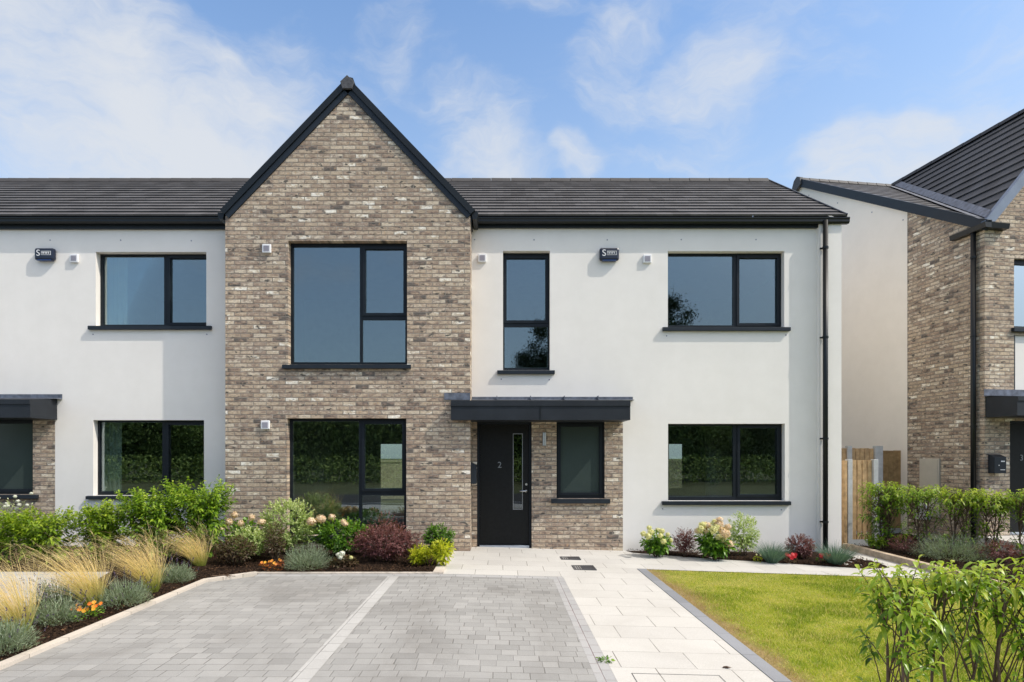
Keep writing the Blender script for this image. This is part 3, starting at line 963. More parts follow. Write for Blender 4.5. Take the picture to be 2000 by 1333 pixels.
def vent(root, px, py, Y):
    x, z = xz(px, py, Y)
    h = 0.076
    m = MB(); m.box(x - h, x + h, Y - 0.045, Y - 0.001, z - h, z + h)
    v = m.build('air_vent', 'white_plastic', root, bevel=0.012)
    q = MB(); k = 0.048
    for i in range(5):
        zz = z - k + (2 * k) * i / 5
        q.box(x - k, x + k, Y - 0.049, Y - 0.044, zz, zz + 2 * k / 5 - 0.003)
    q.build('grille', 'grey_plastic', root, v)


def plug(root, px, py, Y):
    x, z = xz(px, py, Y)
    m = MB(); m.tube([(x, Y - 0.004, z), (x, Y + 0.01, z)], 0.013, 8)
    m.build('wall_plug', 'grey_plastic', root)


def gutter(root, x0, x1, y_wall, ztop, depth=0.115, name='gutter', parent=None):
    """ogee-like gutter running along x"""
    m = MB()
    yb = y_wall
    yf = y_wall - depth
    m.prism_x([(yb, ztop), (yb, ztop - 0.095), (yf + 0.035, ztop - 0.105), (yf + 0.012, ztop - 0.075), (yf + 0.012, ztop - 0.04), (yf, ztop - 0.02), (yf, ztop)], x0, x1)
    return m.build(name, 'black_upvc', root, parent)


# ---- house in the centre
h2 = Thing('brick_gable_house', (0.7, YR, 0), 'white rendered house with tall brown brick gable and a black front door numbered 2', 'house')
XBL, XBR = at(440, 0, YB)[0], at(918.5, 0, YB)[0]
XN0, XN1 = at(1600.5, 0, YR - 0.10)[0], at(1643.5, 0, YR - 0.10)[0]
W2 = px_rect(563, 795, 471, 712.5, YB)
W3 = px_rect(561, 793.5, 817.5, 1046, YB)
W4 = px_rect(982.5, 1074, 490.5, 723.5, YR)
W5 = px_rect(1304.4, 1531.8, 491, 639.5, YR)
W6 = px_rect(1304.8, 1533, 828, 978.5, YR)
W7 = px_rect(1087, 1181, 816, 974, YR)
DR = px_rect(931.5, 1038.5, 824, 1071.5, YR)
XPR = at(1216.5, 0, YR)[0]      # right end of the porch brickwork
Z_CAN = 2.46                    # brick/porch top under the canopy

# rendered wall (above and right of the porch), brick porch, nib
mb = MB()
wall_mesh(mb, XBR - 0.1, XPR, Z_CAN, Z_TOPWALL, YR, [W4])
wall_mesh(mb, XPR, XN0, ZB, Z_TOPWALL, YR, [W5, W6])
mb.build('wall', 'render_white', h2)
mb = MB()
mb.box(XN0, XN1, YR - 0.10, Y_REAR, ZB, Z_TOPWALL)
mb.add([(XN1, YR - 0.1, Z_TOPWALL), (XN1, Y_REAR, Z_TOPWALL), (XN1, Y_RIDGE, Z_RIDGE - 0.05)], [(0, 1, 2)])
mb.build('end_wall', 'render_white', h2)
mb = MB()
door_hole = (DR[0], DR[1], DR[2], DR[3])
wall_mesh(mb, XBR - 0.1, XPR, ZB, Z_CAN, YR - 0.004, [W7, door_hole])
mb.build('porch_wall', 'brick', h2)

# brick gable bay
apex = at(680, 172, YB)
ZE = xz(0, 424, YB)[1]
mb = MB()
wall_mesh(mb, XBL, XBR, ZB, ZE, YB, [W2, W3])
mb.add([(XBL, YB, ZE), (XBR, YB, ZE), (apex[0], YB, apex[2])], [(0, 1, 2)])
mb.build('gable_wall', 'brick', h2)
for xr in (XBR, XBL):
    mb = MB()
    mb.add([(xr, YB, ZB), (xr, YR + 1.2, ZB), (xr, YR + 1.2, ZE), (xr, YB, ZE)], [(0, 1, 2, 3) if xr == XBR else (3, 2, 1, 0)])
    mesh_obj('gable_return', mb.v, mb.f, 'brick_side', None, h2)

# rooms behind the glass
rear_a = (-3.35, -2.35, 0.05, 1.98)
rear_b = (4.69, 5.06, 0.75, 1.98)
room_box(h2, XBL + 0.05, XBR - 0.05, YB + DEEP, Y_REAR, -0.02, 2.52, [rear_a])
room_box(h2, XBL + 0.05, XBR - 0.05, YB + DEEP, 14.5, 2.75, 5.35)
room_box(h2, XBR + 0.25, 2.3, YR + DEEP, 14.5, 2.75, 5.35)
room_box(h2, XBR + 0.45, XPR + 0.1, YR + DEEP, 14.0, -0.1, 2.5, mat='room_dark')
room_box(h2, 2.35, XN0 + 0.2, YR + DEEP, 14.5, 2.75, 5.35)
room_box(h2, XPR + 0.15, XN0 + 0.2, YR + DEEP, Y_REAR, -0.1, 2.52, [rear_b])
mb = MB()
for a, b, c, d in holed(XBL, XN1, ZB, Z_TOPWALL, [rear_a, rear_b]):
    mb.add([(a, Y_REAR + 0.02, c), (b, Y_REAR + 0.02, c), (b, Y_REAR + 0.02, d), (a, Y_REAR + 0.02, d)], [(0, 1, 2, 3)])
mesh_obj('rear_wall', mb.v, mb.f, 'render_white', None, h2)

# windows
window(h2, W2, YB, panes_px([(572.6, 702.7, 482.2, 707.8, 0), (714, 788, 487.4, 612, 1), (708, 791.5, 625, 708, 0)], Yf_b), (*[at(p, 0, YB - .06)[0] for p in (550.5, 802)], SILL_TH, 0.062))
window(h2, W3, YB, panes_px([(570.5, 701, 823.5, 1041, 0), (712, 785.7, 828.6, 954.8, 1), (706.5, 789.5, 968, 1041, 0)], Yf_b), (*[at(p, 0, YB - .06)[0] for p in (550.5, 802)], SILL_TH, 0.05))
window(h2, W4, YR, panes_px([(989.6, 1065, 505.4, 626.4, 1), (985.5, 1069.6, 638.8, 718.8, 0)], Yf_r), (*[at(p, 0, YR - .06)[0] for p in (971.3, 1083.7)], SILL_TH, 0.062))
window(h2, W5, YR, panes_px([(1304.5, 1432, 499.8, 635.8, 0), (1443.5, 1517, 504.7, 631.8, 1)], Yf_r), (*[at(p, 0, YR - .06)[0] for p in (1295.3, 1544.7)], SILL_TH, 0.062))
window(h2, W6, YR, panes_px([(1304.9, 1432, 832, 971, 0), (1444.8, 1517, 836.5, 966, 1)], Yf_r), (*[at(p, 0, YR - .06)[0] for p in (1294, 1545.4)], SILL_TH, 0.062))
window(h2, W7, YR - 0.004, panes_px([(1095, 1170.7, 834, 962.5, 1)], YR + 0.06), (*[at(p, 0, YR - .06)[0] for p in (1076.6, 1191.7)], SILL_TH + 0.01, 0.075), inset=0.06, glass='glass_frosted')


def front_door(root, rect, Y, digit, strip, knob_side=1, local=False):
    x0, x1, z0, z1 = rect
    Yd = Y + 0.09
    m = MB(); t = 0.045
    m.box(x0, x0 + t, Yd - 0.03, Yd + 0.06, z0, z1); m.box(x1 - t, x1, Yd - 0.03, Yd + 0.06, z0, z1)
    m.box(x0 + t, x1 - t, Yd - 0.03, Yd + 0.06, z1 - t, z1)
    fr = m.build('door_frame', 'frame_dark', root, bevel=0.003, local=local)
    m = MB()
    lx0, lx1, lz0, lz1 = x0 + t + 0.004, x1 - t - 0.004, z0 + 0.05, z1 - t - 0.004
    g0, g1, h0, h1 = strip
    for a, b, c, d in holed(lx0, lx1, lz0, lz1, [strip]):
        m.box(a, b, Yd, Yd + 0.045, c, d)
    dr = m.build('door', 'door_black', root, local=local)
    m = MB(); m.box(g0 + .001, g1 - .001, Yd + 0.02, Yd + 0.026, h0, h1); m.build('door_glass', 'glass_dark', root, dr, local=local)
    m = MB(); e = 0.012
    m.box(g0 - e, g0, Yd - 0.006, Yd + 0.01, h0 - e, h1 + e); m.box(g1, g1 + e, Yd - 0.006, Yd + 0.01, h0 - e, h1 + e)
    m.box(g0, g1, Yd - 0.006, Yd + 0.01, h0 - e, h0); m.box(g0, g1, Yd - 0.006, Yd + 0.01, h1, h1 + e)
    m.build('glazing_bead', 'bead_grey', root, dr, local=local)
    m = MB()
    hz, hx = z0 + 1.03, lx1 - 0.045
    m.tube([(hx, Yd, hz), (hx, Yd - 0.055, hz), (hx - 0.01, Yd - 0.06, hz), (hx - 0.125, Yd - 0.06, hz)], 0.011, 8)
    m.box(hx - 0.022, hx + 0.022, Yd - 0.008, Yd + 0.002, hz - 0.022, hz + 0.022)
    m.build('handle', 'steel', root, dr, smooth=True, local=local)
    m = MB(); m.tube([(hx, Yd + 0.002, hz + 0.12), (hx, Yd - 0.012, hz + 0.12)], 0.022, 12)
    m.build('lock', 'steel', root, dr, local=local)
    m = MB(); m.box(x0 + t, x1 - t, Yd - 0.06, Yd + 0.05, z0 + 0.004, z0 + 0.046)
    m.build('threshold', 'threshold_alu', root, fr, bevel=0.004, local=local)
    return dr, Yd


plain('bead_grey', (0.25, 0.26, 0.27), 0.4, 0.5, metal=0.5, var=0.1)
plain('threshold_alu', (0.42, 0.46, 0.52), 0.45, 0.5, metal=0.5, var=0.1)
glass_mat('glass_dark', (0.25, 0.3, 0.28), 0.12)
strip = px_rect(1003, 1019.8, 848.5, 994.5, YR + 0.09)
dr, Yd = front_door(h2, DR, YR, '2', strip)
cx, cz = xz(975.8, 909, Yd)
text_mesh('2', 0.155, 'door_number', 'bead_grey', h2, dr, (cx, Yd - 0.006, cz))


def canopy(root, x0, x1, yw, yf, zt_wall, zt, zb, seams=(), local=False):
    m = MB()
    lip = zt - 0.085
    m.prism_x([(yf + 0.02, zb), (yf + 0.02, lip + 0.01), (yf, lip), (yf, zt), (yw, zt_wall), (yw, zb)], x0, x1)
    c = m.build('porch_canopy', 'canopy_metal', root, bevel=0.004, local=local)
    for i, sx in enumerate(seams):
        s = MB(); s.box(sx - 0.005, sx + 0.005, yf + 0.012, yf + 0.022, zb + 0.005, lip)
        s.build('seam', 'black_upvc', root, c, local=local)
    return c


YC = 10.30
can_top = xz(0, 783, YC)[1]; can_bot = xz(0, 820.5, YC)[1]
cx0, cx1 = at(880.5, 0, YC)[0], at(1231.5, 0, YC)[0]
mb = MB()
lip = can_top - 0.088
# canopy body: in front of the bay it stops at the brick, right of it at the render
mb.prism_x([(YC + 0.016, can_bot), (YC + 0.016, lip), (YC, lip), (YC, can_top), (YB - 0.002, can_top + 0.025), (YB - 0.002, can_bot)], cx0, XBR + 0.001)
mb.prism_x([(YC + 0.016, can_bot), (YC + 0.016, lip), (YC, lip), (YC, can_top), (YR - 0.006, can_top + 0.07), (YR - 0.006, can_bot)], XBR + 0.001, cx1)
can2 = mb.build('porch_canopy', 'canopy_metal', h2)
mb = MB(); sx = at(1055.7, 0, YC)[0]
mb.box(sx - 0.006, sx + 0.006, YC + 0.007, YC + 0.02, can_bot + 0.004, lip); mb.build('seam', 'black_upvc', h2, can2)
mb = MB()
zc0, zc1 = can_top + 0.06, xz(0, 775.6, YR)[1]
mb.prism_x([(YR - 0.16, can_top + 0.062), (YR - 0.012, can_top + 0.085), (YR - 0.012, zc1), (YR - 0.004, zc1), (YR - 0.004, can_top + 0.06)], XBR + 0.004, at(1232.5, 0, YR)[0] + 0.03)
for k in range(4):
    q = XBR + 0.45 + k * 0.6
    mb.box(q, q + 0.012, YR - 0.165, YR - 0.01, can_top + 0.07, zc1 + 0.004)
mb.build('flashing', 'lead', h2, can2)
mb = MB()
f0 = px_rect(867.7, 918.5, 768, 781.5, YB)
mb.box(f0[0], XBR - 0.002, YB - 0.012, YB - 0.003, f0[2], f0[3])
mb.build('flashing', 'lead', h2, can2)

# roof of the centre house
U = Vector((1, 0, 0))
slope = Vector((0, Y_RIDGE - Y_EAVE, Z_RIDGE - EAVE_Z))
XRE = 6.115
rf = tiled_slope(h2, 'roof', (XBL, Y_EAVE, EAVE_Z), U, XRE - XBL, slope, 14, 'roof_tile')
back = tiled_slope(h2, 'rear_roof', (XBL, 2 * Y_RIDGE - Y_EAVE, EAVE_Z), U, XRE - XBL, Vector((0, -(Y_RIDGE - Y_EAVE), Z_RIDGE - EAVE_Z)), 14, 'roof_tile')


def ridge_caps(root, parent, p0, p1, n, local=False, mat='roof_tile', w=0.12, h=0.10):
    p0, p1 = Vector(p0), Vector(p1)
    d = (p1 - p0); Ln = d.length; d.normalize()
    sd = Vector((-d.y, d.x, 0)).normalized()
    up = Vector((0, 0, 1))
    m = MB()
    for i in range(n):
        a = p0 + d * (Ln * i / n); b = p0 + d * (Ln * (i + 1) / n - 0.008)
        ring = lambda c, s: [c + sd * (-w) * s - up * h * 0.9, c + sd * (-w * .62) * s + up * h * .35 * s, c + up * h * .55 * s, c + sd * (w * .62) * s + up * h * .35 * s, c + sd * w * s - up * h * 0.9]
        vs = ring(a, 1.04) + ring(b, 0.97)
        m.add(vs, [(k, k + 1, k + 6, k + 5) for k in range(4)] + [(0, 1, 2, 3, 4), (9, 8, 7, 6, 5)])
    return m.build('ridge', mat, root, parent, local=local)


ridge_caps(h2, rf, (XBL, Y_RIDGE, Z_RIDGE), (XRE, Y_RIDGE, Z_RIDGE), 24, w=0.13, h=0.07)
# verge trim at the end of the roof
mb = MB()
nr = Vector((0, -slope.z, slope.y)).normalized()
e0 = Vector((XRE, Y_EAVE, EAVE_Z)); e1 = e0 + slope
mb.add([e0 - nr * .10, e1 - nr * .10, e1 + nr * .035, e0 + nr * .035, e0 - nr * .10 + U * .03, e1 - nr * .10 + U * .03, e1 + nr * .035 + U * .03, e0 + nr * .035 + U * .03],
       [(0, 1, 2, 3), (4, 5, 6, 7), (0, 3, 7, 4), (1, 2, 6, 5), (3, 2, 6, 7), (0, 1, 5, 4)])
mb.build('verge_trim', 'anthracite', h2, rf)
# fascia, soffit, gutter
mb = MB()
mb.box(XBR + 0.005, XN1 + 0.012, YR - 0.055, YR + 0.03, 5.735, EAVE_Z - 0.005)
mb.build('fascia', 'anthracite', h2)
gutter(h2, XBR + 0.10, XN1 + 0.115, YR - 0.057, EAVE_Z - 0.02, 0.115)
# gable roof over the bay
apx = apex[0]
sl = 1.045
zA = xz(0, 152, YB - 0.08)[1]
hw = 2.165
zE2 = zA - hw * sl
n_g = 15
YG0 = YB - 0.03
for sgn, nm in ((-1, 'gable_roof'), (1, 'gable_roof')):
    tiled_slope(h2, nm, (apx + sgn * hw, YG0 + 0.02, zE2), (0, 1, 0), 3.9, Vector((-sgn * hw, 0, hw * sl)), n_g, 'roof_tile_shaded', lift=0.02)
mb = MB()
for sgn in (-1, 1):
    dx, dz = sgn * hw, -hw * sl
    n_ = Vector((sgn * sl, 1)).normalized()          # outward normal in the xz plane
    def off(x, z, k):
        return (x + n_.x * k, z + n_.y * k)
    a, b = (apx, zA), (apx + dx, zA + dz)
    mb.prism_y([off(*a, .025), off(*b, .025), off(*b, -.075), off(*a, -.075)], YG0 - 0.022, YG0 + 0.05)
mb.build('verge_trim', 'black_upvc', h2)
mb = MB()
for sgn in (-1, 1):
    dx, dz = sgn * hw, -hw * sl
    n_ = Vector((sgn * sl, 1)).normalized()
    a, b = (apx, zA), (apx + dx, zA + dz)
    o1 = lambda p, k: (p[0] + n_.x * k, p[1] + n_.y * k)
    mb.prism_y([o1(a, -.075), o1(b, -.075), o1((b[0] + sgn * 0.0, b[1] + 0.0), -.165), o1(a, -.165)], YG0 + 0.004, YB - 0.001)
mb.build('bargeboard', 'anthracite', h2)
mb = MB()
zc = xz(0, 147, YG0 - 0.05)[1]
mb.prism_y([(apx, zc + .005), (apx + .118, zc - .105), (apx + .085, zc - .225), (apx - .085, zc - .225), (apx - .118, zc - .105)], YG0 - 0.05, YG0 + 0.0)
mb.build('ridge_end_cap', 'iron', h2, bevel=0.006)
ridge_caps(h2, None, (apx, YG0 + 0.05, zA + 0.02), (apx, Y_RIDGE + 0.1, zA + 0.02), 9, w=0.12, h=0.10, mat='roof_tile_shaded')
# short gutters along the bay cheeks and at its corners
for sgn, xe in ((-1, XBL), (1, XBR)):
    mb = MB()
    x0_, x1_ = (xe - 0.135, xe - 0.02) if sgn < 0 else (xe + 0.02, xe + 0.135)
    mb.prism_y([(x0_, zE2 - 0.01), (x0_ + 0.02, zE2 - 0.12), (x1_ - 0.02, zE2 - 0.12), (x1_, zE2 - 0.01)], YG0 + 0.03, YR + 0.2)
    mb.box(min(xe, xe + sgn * 0.02), max(xe, xe + sgn * 0.02), YG0 + 0.06, YR + 0.1, zE2 - 0.16, zE2 - 0.02)
    mb.build('gutter', 'black_upvc', h2)
# right corner hopper where the bay gutter meets the main gutter
mb = MB(); mb.box(XBR + 0.03, XBR + 0.115, YR - 0.19, YR - 0.02, 5.76, 5.985); mb.build('gutter_corner', 'black_upvc', h2, bevel=0.008)
# downpipe
xd = at(1612.5, 0, YR - 0.17)[0]
mb = MB()
mb.tube([(xd, YR - 0.165, 5.82), (xd, YR - 0.165, -0.15)], 0.043, 14)
pipe = mb.build('downpipe', 'black_upvc', h2, smooth=True)
for py in (484, 659, 857, 1020):
    z = xz(0, py, YR - 0.17)[1]
    mb = MB(); mb.tube([(xd, YR - 0.165, z - .018), (xd, YR - 0.165, z + .018)], 0.051, 14)
    mb.box(xd - 0.075, xd - 0.03, YR - 0.13, YR - 0.11, z - .014, z + .014)
    mb.build('pipe_bracket', 'black_upvc', h2, pipe)
for p in ((522, 487, YB), (519.5, 830.5, YB), (942, 505.5, YR), (1263.5, 507, YR)):
    vent(h2, *p)
for p in ((927, 468.5), (1043, 469), (1186, 469), (1330.5, 468.5), (1476.5, 468.5), (1302, 656.5), (1535, 655), (979, 741), (1073, 742), (1294, 994), (1526, 996)):
    plug(h2, *p, YR)

# ---- house at the left
h1 = Thing('rendered_house', (-8.5, YR, 0), 'white rendered house joined to the brick gable, only its window side and porch end showing', 'house')
W1 = px_rect(187, 403, 492.5, 637, YR)
W8 = px_rect(182, 398.5, 821, 968, YR)
W9 = px_rect(-170, 64.5, 816, 966, YR)
XP0 = at(107.5, 0, YR)[0]
mb = MB()
wall_mesh(mb, XP0, XBL + 0.001, ZB, Z_TOPWALL, YR, [W1, W8])
wall_mesh(mb, -13.0, XP0, Z_CAN, Z_TOPWALL, YR, [])
mb.build('wall', 'render_white', h1)
mb = MB()
wall_mesh(mb, -13.0, XP0, ZB, Z_CAN, YR - 0.004, [W9])
mb.build('porch_wall', 'brick', h1)
mb = MB()
mb.add([(-13, Y_REAR, ZB), (XBL, Y_REAR, ZB), (XBL, Y_REAR, Z_TOPWALL), (-13, Y_REAR, Z_TOPWALL)], [(0, 1, 2, 3)])
mb.add([(-13, YR, ZB), (-13, Y_REAR, ZB), (-13, Y_REAR, Z_TOPWALL), (-13, Y_RIDGE, Z_RIDGE - .05), (-13, YR, Z_TOPWALL)], [(0, 1, 2, 3, 4)])
mesh_obj('rear_wall', mb.v, mb.f, 'render_white', None, h1)
room_box(h1, -8.2, XBL - 0.05, YR + DEEP + .012, 14.5, 2.75, 5.35)
room_box(h1, -7.9, XBL - 0.05, YR + DEEP, 15, -0.05, 2.52)
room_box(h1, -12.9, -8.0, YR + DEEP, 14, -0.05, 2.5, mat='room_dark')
window(h1, W1, YR, panes_px([(201, 320.5, 500.5, 634.5, 0), (333, 404.5, 505.3, 630.7, 1)], Yf_r), (*[at(p, 0, YR - .06)[0] for p in (171, 411.3)], SILL_TH, 0.062))
window(h1, W8, YR, panes_px([(195, 317, 825, 960, 0), (330, 400, 830.6, 956, 1)], Yf_r), (*[at(p, 0, YR - .06)[0] for p in (167, 408)], SILL_TH - 0.008, 0.062))
window(h1, W9, YR - 0.004, panes_px([(-160, 66, 828, 955.5, 1)], YR + 0.06), (*[at(p, 0, YR - .06)[0] for p in (-180, 71.4)], SILL_TH, 0.075), inset=0.06, glass='glass_frosted')
XC1 = at(57.7, 0, 10.33)[0]
mb = MB()
ct1, cb1 = xz(0, 780.5, 10.33)[1], xz(0, 816, 10.33)[1]
lip = ct1 - 0.08
mb.prism_x([(10.346, cb1), (10.346, lip), (10.33, lip), (10.33, ct1), (YR - 0.006, ct1 + 0.07), (YR - 0.006, cb1)], -12.5, XC1)
can1 = mb.build('porch_canopy', 'canopy_metal', h1)
mb = MB()
zc1 = xz(0, 770.5, YR)[1]
mb.prism_x([(YR - 0.16, ct1 + 0.062), (YR - 0.012, ct1 + 0.085), (YR - 0.012, zc1), (YR - 0.004, zc1), (YR - 0.004, ct1 + 0.06)], -12.5, at(122, 0, YR)[0])
mb.build('flashing', 'lead', h1, can1)
rf1 = tiled_slope(h1, 'roof', (-13.1, Y_EAVE, EAVE_Z), U, XBL + 13.1 + 0.0, slope, 14, 'roof_tile')
tiled_slope(h1, 'rear_roof', (-13.1, 2 * Y_RIDGE - Y_EAVE, EAVE_Z), U, XBL + 13.1, Vector((0, -(Y_RIDGE - Y_EAVE), Z_RIDGE - EAVE_Z)), 14, 'roof_tile')
ridge_caps(h1, rf1, (-13.1, Y_RIDGE, Z_RIDGE), (XBL, Y_RIDGE, Z_RIDGE), 18, w=0.13, h=0.07)
mb = MB(); mb.box(-13, XBL - 0.005, YR - 0.055, YR + 0.03, 5.715, EAVE_Z - 0.005); mb.build('fascia', 'anthracite', h1)
gutter(h1, -13.05, XBL - 0.01, YR - 0.057, EAVE_Z - 0.02, 0.115)
vent(h1, 147, 506, YR)
for p in ((98, 469.6), (235.8, 469.6), (373.7, 470.7), (181.8, 653.5), (404, 653.5)):
    plug(h1, *p, YR)

# curtains inside the left house
def curtain(x0, x1, z0, z1, Y, label):
    n = 60
    V, Fc = [], []
    for i in range(n + 1):
        u = i / n
        x = x0 + (x1 - x0) * u
        y = Y + 0.028 * math.sin(u * 2 * math.pi * 5.5) + 0.012 * math.sin(u * 17)
        V += [(x, y, z0), (x + 0.01 * math.sin(u * 9), y + 0.005, z1)]
    for i in range(n):
        Fc.append((2 * i, 2 * i + 2, 2 * i + 3, 2 * i + 1))
    t = Thing('curtain', (x0, Y, z0), label, 'curtain', 'pale curtains in the left house')
    mesh_obj('cloth', V, Fc, 'curtain_cloth', None, t, smooth=True)
    m = MB(); m.tube([(x0 - 0.1, Y, z1 + 0.03), (x0 + 1.2, Y, z1 + 0.03)], 0.012, 8)
    m.build('curtain_pole', 'steel', t)


curtain(W1[0] - 0.12, W1[0] + 0.36, 3.4, W1[3] + 0.1, YR + 0.345, 'pale blue green curtain behind the upper window of the left house')
curtain(W8[0] - 0.12, W8[0] + 0.30, 0.4, W8[3] + 0.1, YR + 0.345, 'pale grey green curtain behind the lower window of the left house')

# ---- house at the right, turned by 8.5 degrees; local axes: x along its front, y into the depth
TH = R(8.5)
CX3, CY3 = (1923 - CX) / F * 11.4, 11.4
h3 = Thing('side_gable_house', (CX3, CY3, 0), 'house beyond the side gate with brick corner, cream side wall and black door numbered 3', 'house', rotz=TH)


def ray3(px, py, plane='front', q=0.0):
    """local coordinates where the picture ray meets the front plane (y = q) or the side plane (x = q)"""
    c, s = math.cos(TH), math.sin(TH)
    dx, dy, dz = (px - CX) / F, 1.0, (CY - py) / F
    # local = R^-1 (p - C)
    lx, ly = c * dx + s * dy, -s * dx + c * dy
    ox, oy = c * -CX3 + s * -CY3, s * CX3 - c * CY3
    t = (q - oy) / ly if plane == 'front' else (q - ox) / lx
    return ox + lx * t, oy + ly * t, EYE + dz * t


def rect3(x0, x1, y0, y1, q=0.0):
    a = ray3(x0, y1, 'front', q); b = ray3(x1, y0, 'front', q)
    return a[0], b[0], a[2], b[2]


Z3E = 5.97
YW3 = ray3(1772.5, 600, 'side')[1]
pk = ray3(1560, 352, 'side', -0.05)
RY3, RZ3 = pk[1], pk[2]
D3 = 2 * RY3
hz_ = [ray3(px, 0, 'front')[0] for px in (1980, 1972)]
WU = rect3(1980.5, 2120, 513, 641)
WUx = (WU[0], WU[0] + 1.5, WU[2], WU[3])
PAN = (WUx[0], WUx[1], xz(0, 0, 1)[1] * 0 + ray3(1980, 768.5)[2], ray3(1980, 655)[2])
D3R = (ray3(1972.5, 0)[0], ray3(1972.5, 0)[0] + 1.0, 0.145, ray3(1972, 822)[2])
mb = MB()
FW = 2 * ray3(1740, 364, 'front', RY3)[0] + 0.1
FW = max(FW, 5.4)
wall_mesh(mb, 0, FW, -0.5, Z3E - 0.06, 0.0, [WUx, D3R, PAN])
mb.add([(0, 0, Z3E - 0.06), (FW, 0, Z3E - 0.06), (FW / 2, 0, RZ3 - 0.12)], [(0, 1, 2)])
mesh_obj('front_wall', mb.v, mb.f, 'brick', None, h3, local=True)
mb = MB()
zside = lambda y: Z3E - 0.06 + (RZ3 - Z3E - 0.08) * y / RY3
mb.add([(0, 0, -0.5), (0, YW3, -0.5), (0, YW3, zside(YW3)), (0, 0, zside(0))], [(0, 1, 2, 3)])
mesh_obj('brick_side_wall', mb.v, mb.f, 'brick_side', None, h3, local=True)
mb = MB()
mb.add([(-0.004, YW3, -0.5), (-0.004, D3, -0.5), (-0.004, D3, zside(0)), (-0.004, RY3, zside(RY3)), (-0.004, YW3, zside(YW3))], [(0, 1, 2, 3, 4)])
mb.add([(0, D3, -0.5), (FW + 2, D3, -0.5), (FW + 2, D3, Z3E), (0, D3, Z3E)], [(0, 1, 2, 3)])
mesh_obj('cream_side_wall', mb.v, mb.f, 'render_cream', None, h3, local=True)
mb = MB(); mb.box(PAN[0], PAN[1], 0.03, 0.05, PAN[2], PAN[3]); mb.build('render_panel', 'render_white', h3, local=True)
mb = MB()
for a, b, c, d in holed(PAN[0], PAN[1], PAN[2], PAN[3], [(PAN[0] + .03, PAN[1] - .03, PAN[2] + .03, PAN[3] - .001)]):
    mb.box(a, b, 0.005, 0.03, c, d)
mb.build('panel_trim', 'anthracite', h3, local=True)
# its window
fr = MB()
pn = (WUx[0] + 0.06, WUx[0] + 0.85, WUx[2] + 0.05, WUx[3] - 0.09)
pn2 = (WUx[0] + 0.95, WUx[1] - 0.06, WUx[2] + 0.05, WUx[3] - 0.09)
for a, b, c, d in holed(*WUx, [pn, pn2]):
    fr.box(a, b, 0.06, 0.13, c, d)
wf = fr.build('window', 'frame_dark', h3, local=True)
for p in (pn, pn2):
    m = MB(); m.box(p[0], p[1], 0.09, 0.096, p[2], p[3]); m.build('pane', 'glass_sky', h3, wf, local=True) if 'glass_sky' in MATS else None
m = MB(); m.box(WUx[0] - 0.06, WUx[1] + 0.06, -0.06, 0.1, WUx[2] - 0.075, WUx[2] - 0.002); m.build('sill', 'anthracite', h3, wf, bevel=0.004, local=True)
glass_mat('glass_sky', (0.6, 0.7, 0.7), 0.55)
for p in (pn, pn2):
    m = MB(); m.box(p[0], p[1], 0.09, 0.096, p[2], p[3]); m.build('pane', 'glass_sky', h3, wf, local=True)
m = MB()
m.add([(0.1, 0.3, 0.1), (FW - .1, 0.3, 0.1), (FW - .1, 3, 0.1), (0.1, 3, 0.1), (0.1, 0.3, 5.5), (FW - .1, 0.3, 5.5), (FW - .1, 3, 5.5), (0.1, 3, 5.5)],
      [(0, 1, 2, 3), (4, 5, 6, 7), (3, 2, 6, 7), (0, 3, 7, 4), (1, 2, 6, 5)])
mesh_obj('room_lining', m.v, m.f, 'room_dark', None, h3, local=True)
st3 = (D3R[0] + 0.68, D3R[0] + 0.82, 0.75, 1.95)
d3, Yd3 = front_door(h3, D3R, 0.0, '3', st3, local=True)
n3 = ray3(1994.5, 895, 'front', Yd3)
text_mesh('3', 0.16, 'door_number', 'bead_grey', h3, d3, (n3[0], Yd3 - 0.006, n3[2]), local=True)
# canopy and flashing
ct = ray3(1988, 774, 'front', -0.62)[2]; cb = ray3(1988, 811.5, 'front', -0.62)[2]
m = MB(); lip = ct - 0.08
m.prism_x([(-0.604, cb), (-0.604, lip), (-0.62, lip), (-0.62, ct), (-0.003, ct + 0.06), (-0.003, cb)], 0.02, FW * 0.75)
c3 = m.build('porch_canopy', 'canopy_metal', h3, local=True)
m = MB(); m.prism_x([(-0.15, ct + 0.055), (-0.012, ct + 0.07), (-0.012, ct + 0.19), (-0.003, ct + 0.19), (-0.003, ct + 0.05)], -0.02, FW * 0.75)
m.build('flashing', 'lead', h3, c3, local=True)
# roofs
main3 = Vector((0, RY3 + 0.12, RZ3 - Z3E))
rf3 = tiled_slope(h3, 'roof', (-0.06, -0.12, Z3E), (1, 0, 0), FW + 3, main3, 18, 'roof_tile', local=True, lift=0.014, wfun=lambda u: 0.16 + (FW / 2 + 0.05) * u)
tiled_slope(h3, 'rear_roof', (-0.06, D3 + 0.12, Z3E), (1, 0, 0), FW + 3, Vector((0, -(RY3 + 0.12), RZ3 - Z3E)), 21, 'roof_tile', local=True)
hg = FW / 2
gab = Vector((hg + 0.05, 0, (RZ3 - Z3E)))
tiled_slope(h3, 'gable_roof', (-0.05, -0.06, Z3E + 0.02), (0, 1, 0), RY3 + 0.06, gab, 14, 'roof_tile_shaded', local=True, lift=0.03, wfun=lambda u: 0.12 + (RY3 + 0.0) * u)
tiled_slope(h3, 'gable_roof', (FW + 0.05, -0.06, Z3E + 0.02), (0, 1, 0), RY3 + 0.06, Vector((-(hg + 0.05), 0, RZ3 - Z3E)), 14, 'roof_tile_shaded', local=True, lift=0.03, wfun=lambda u: 0.12 + RY3 * u)
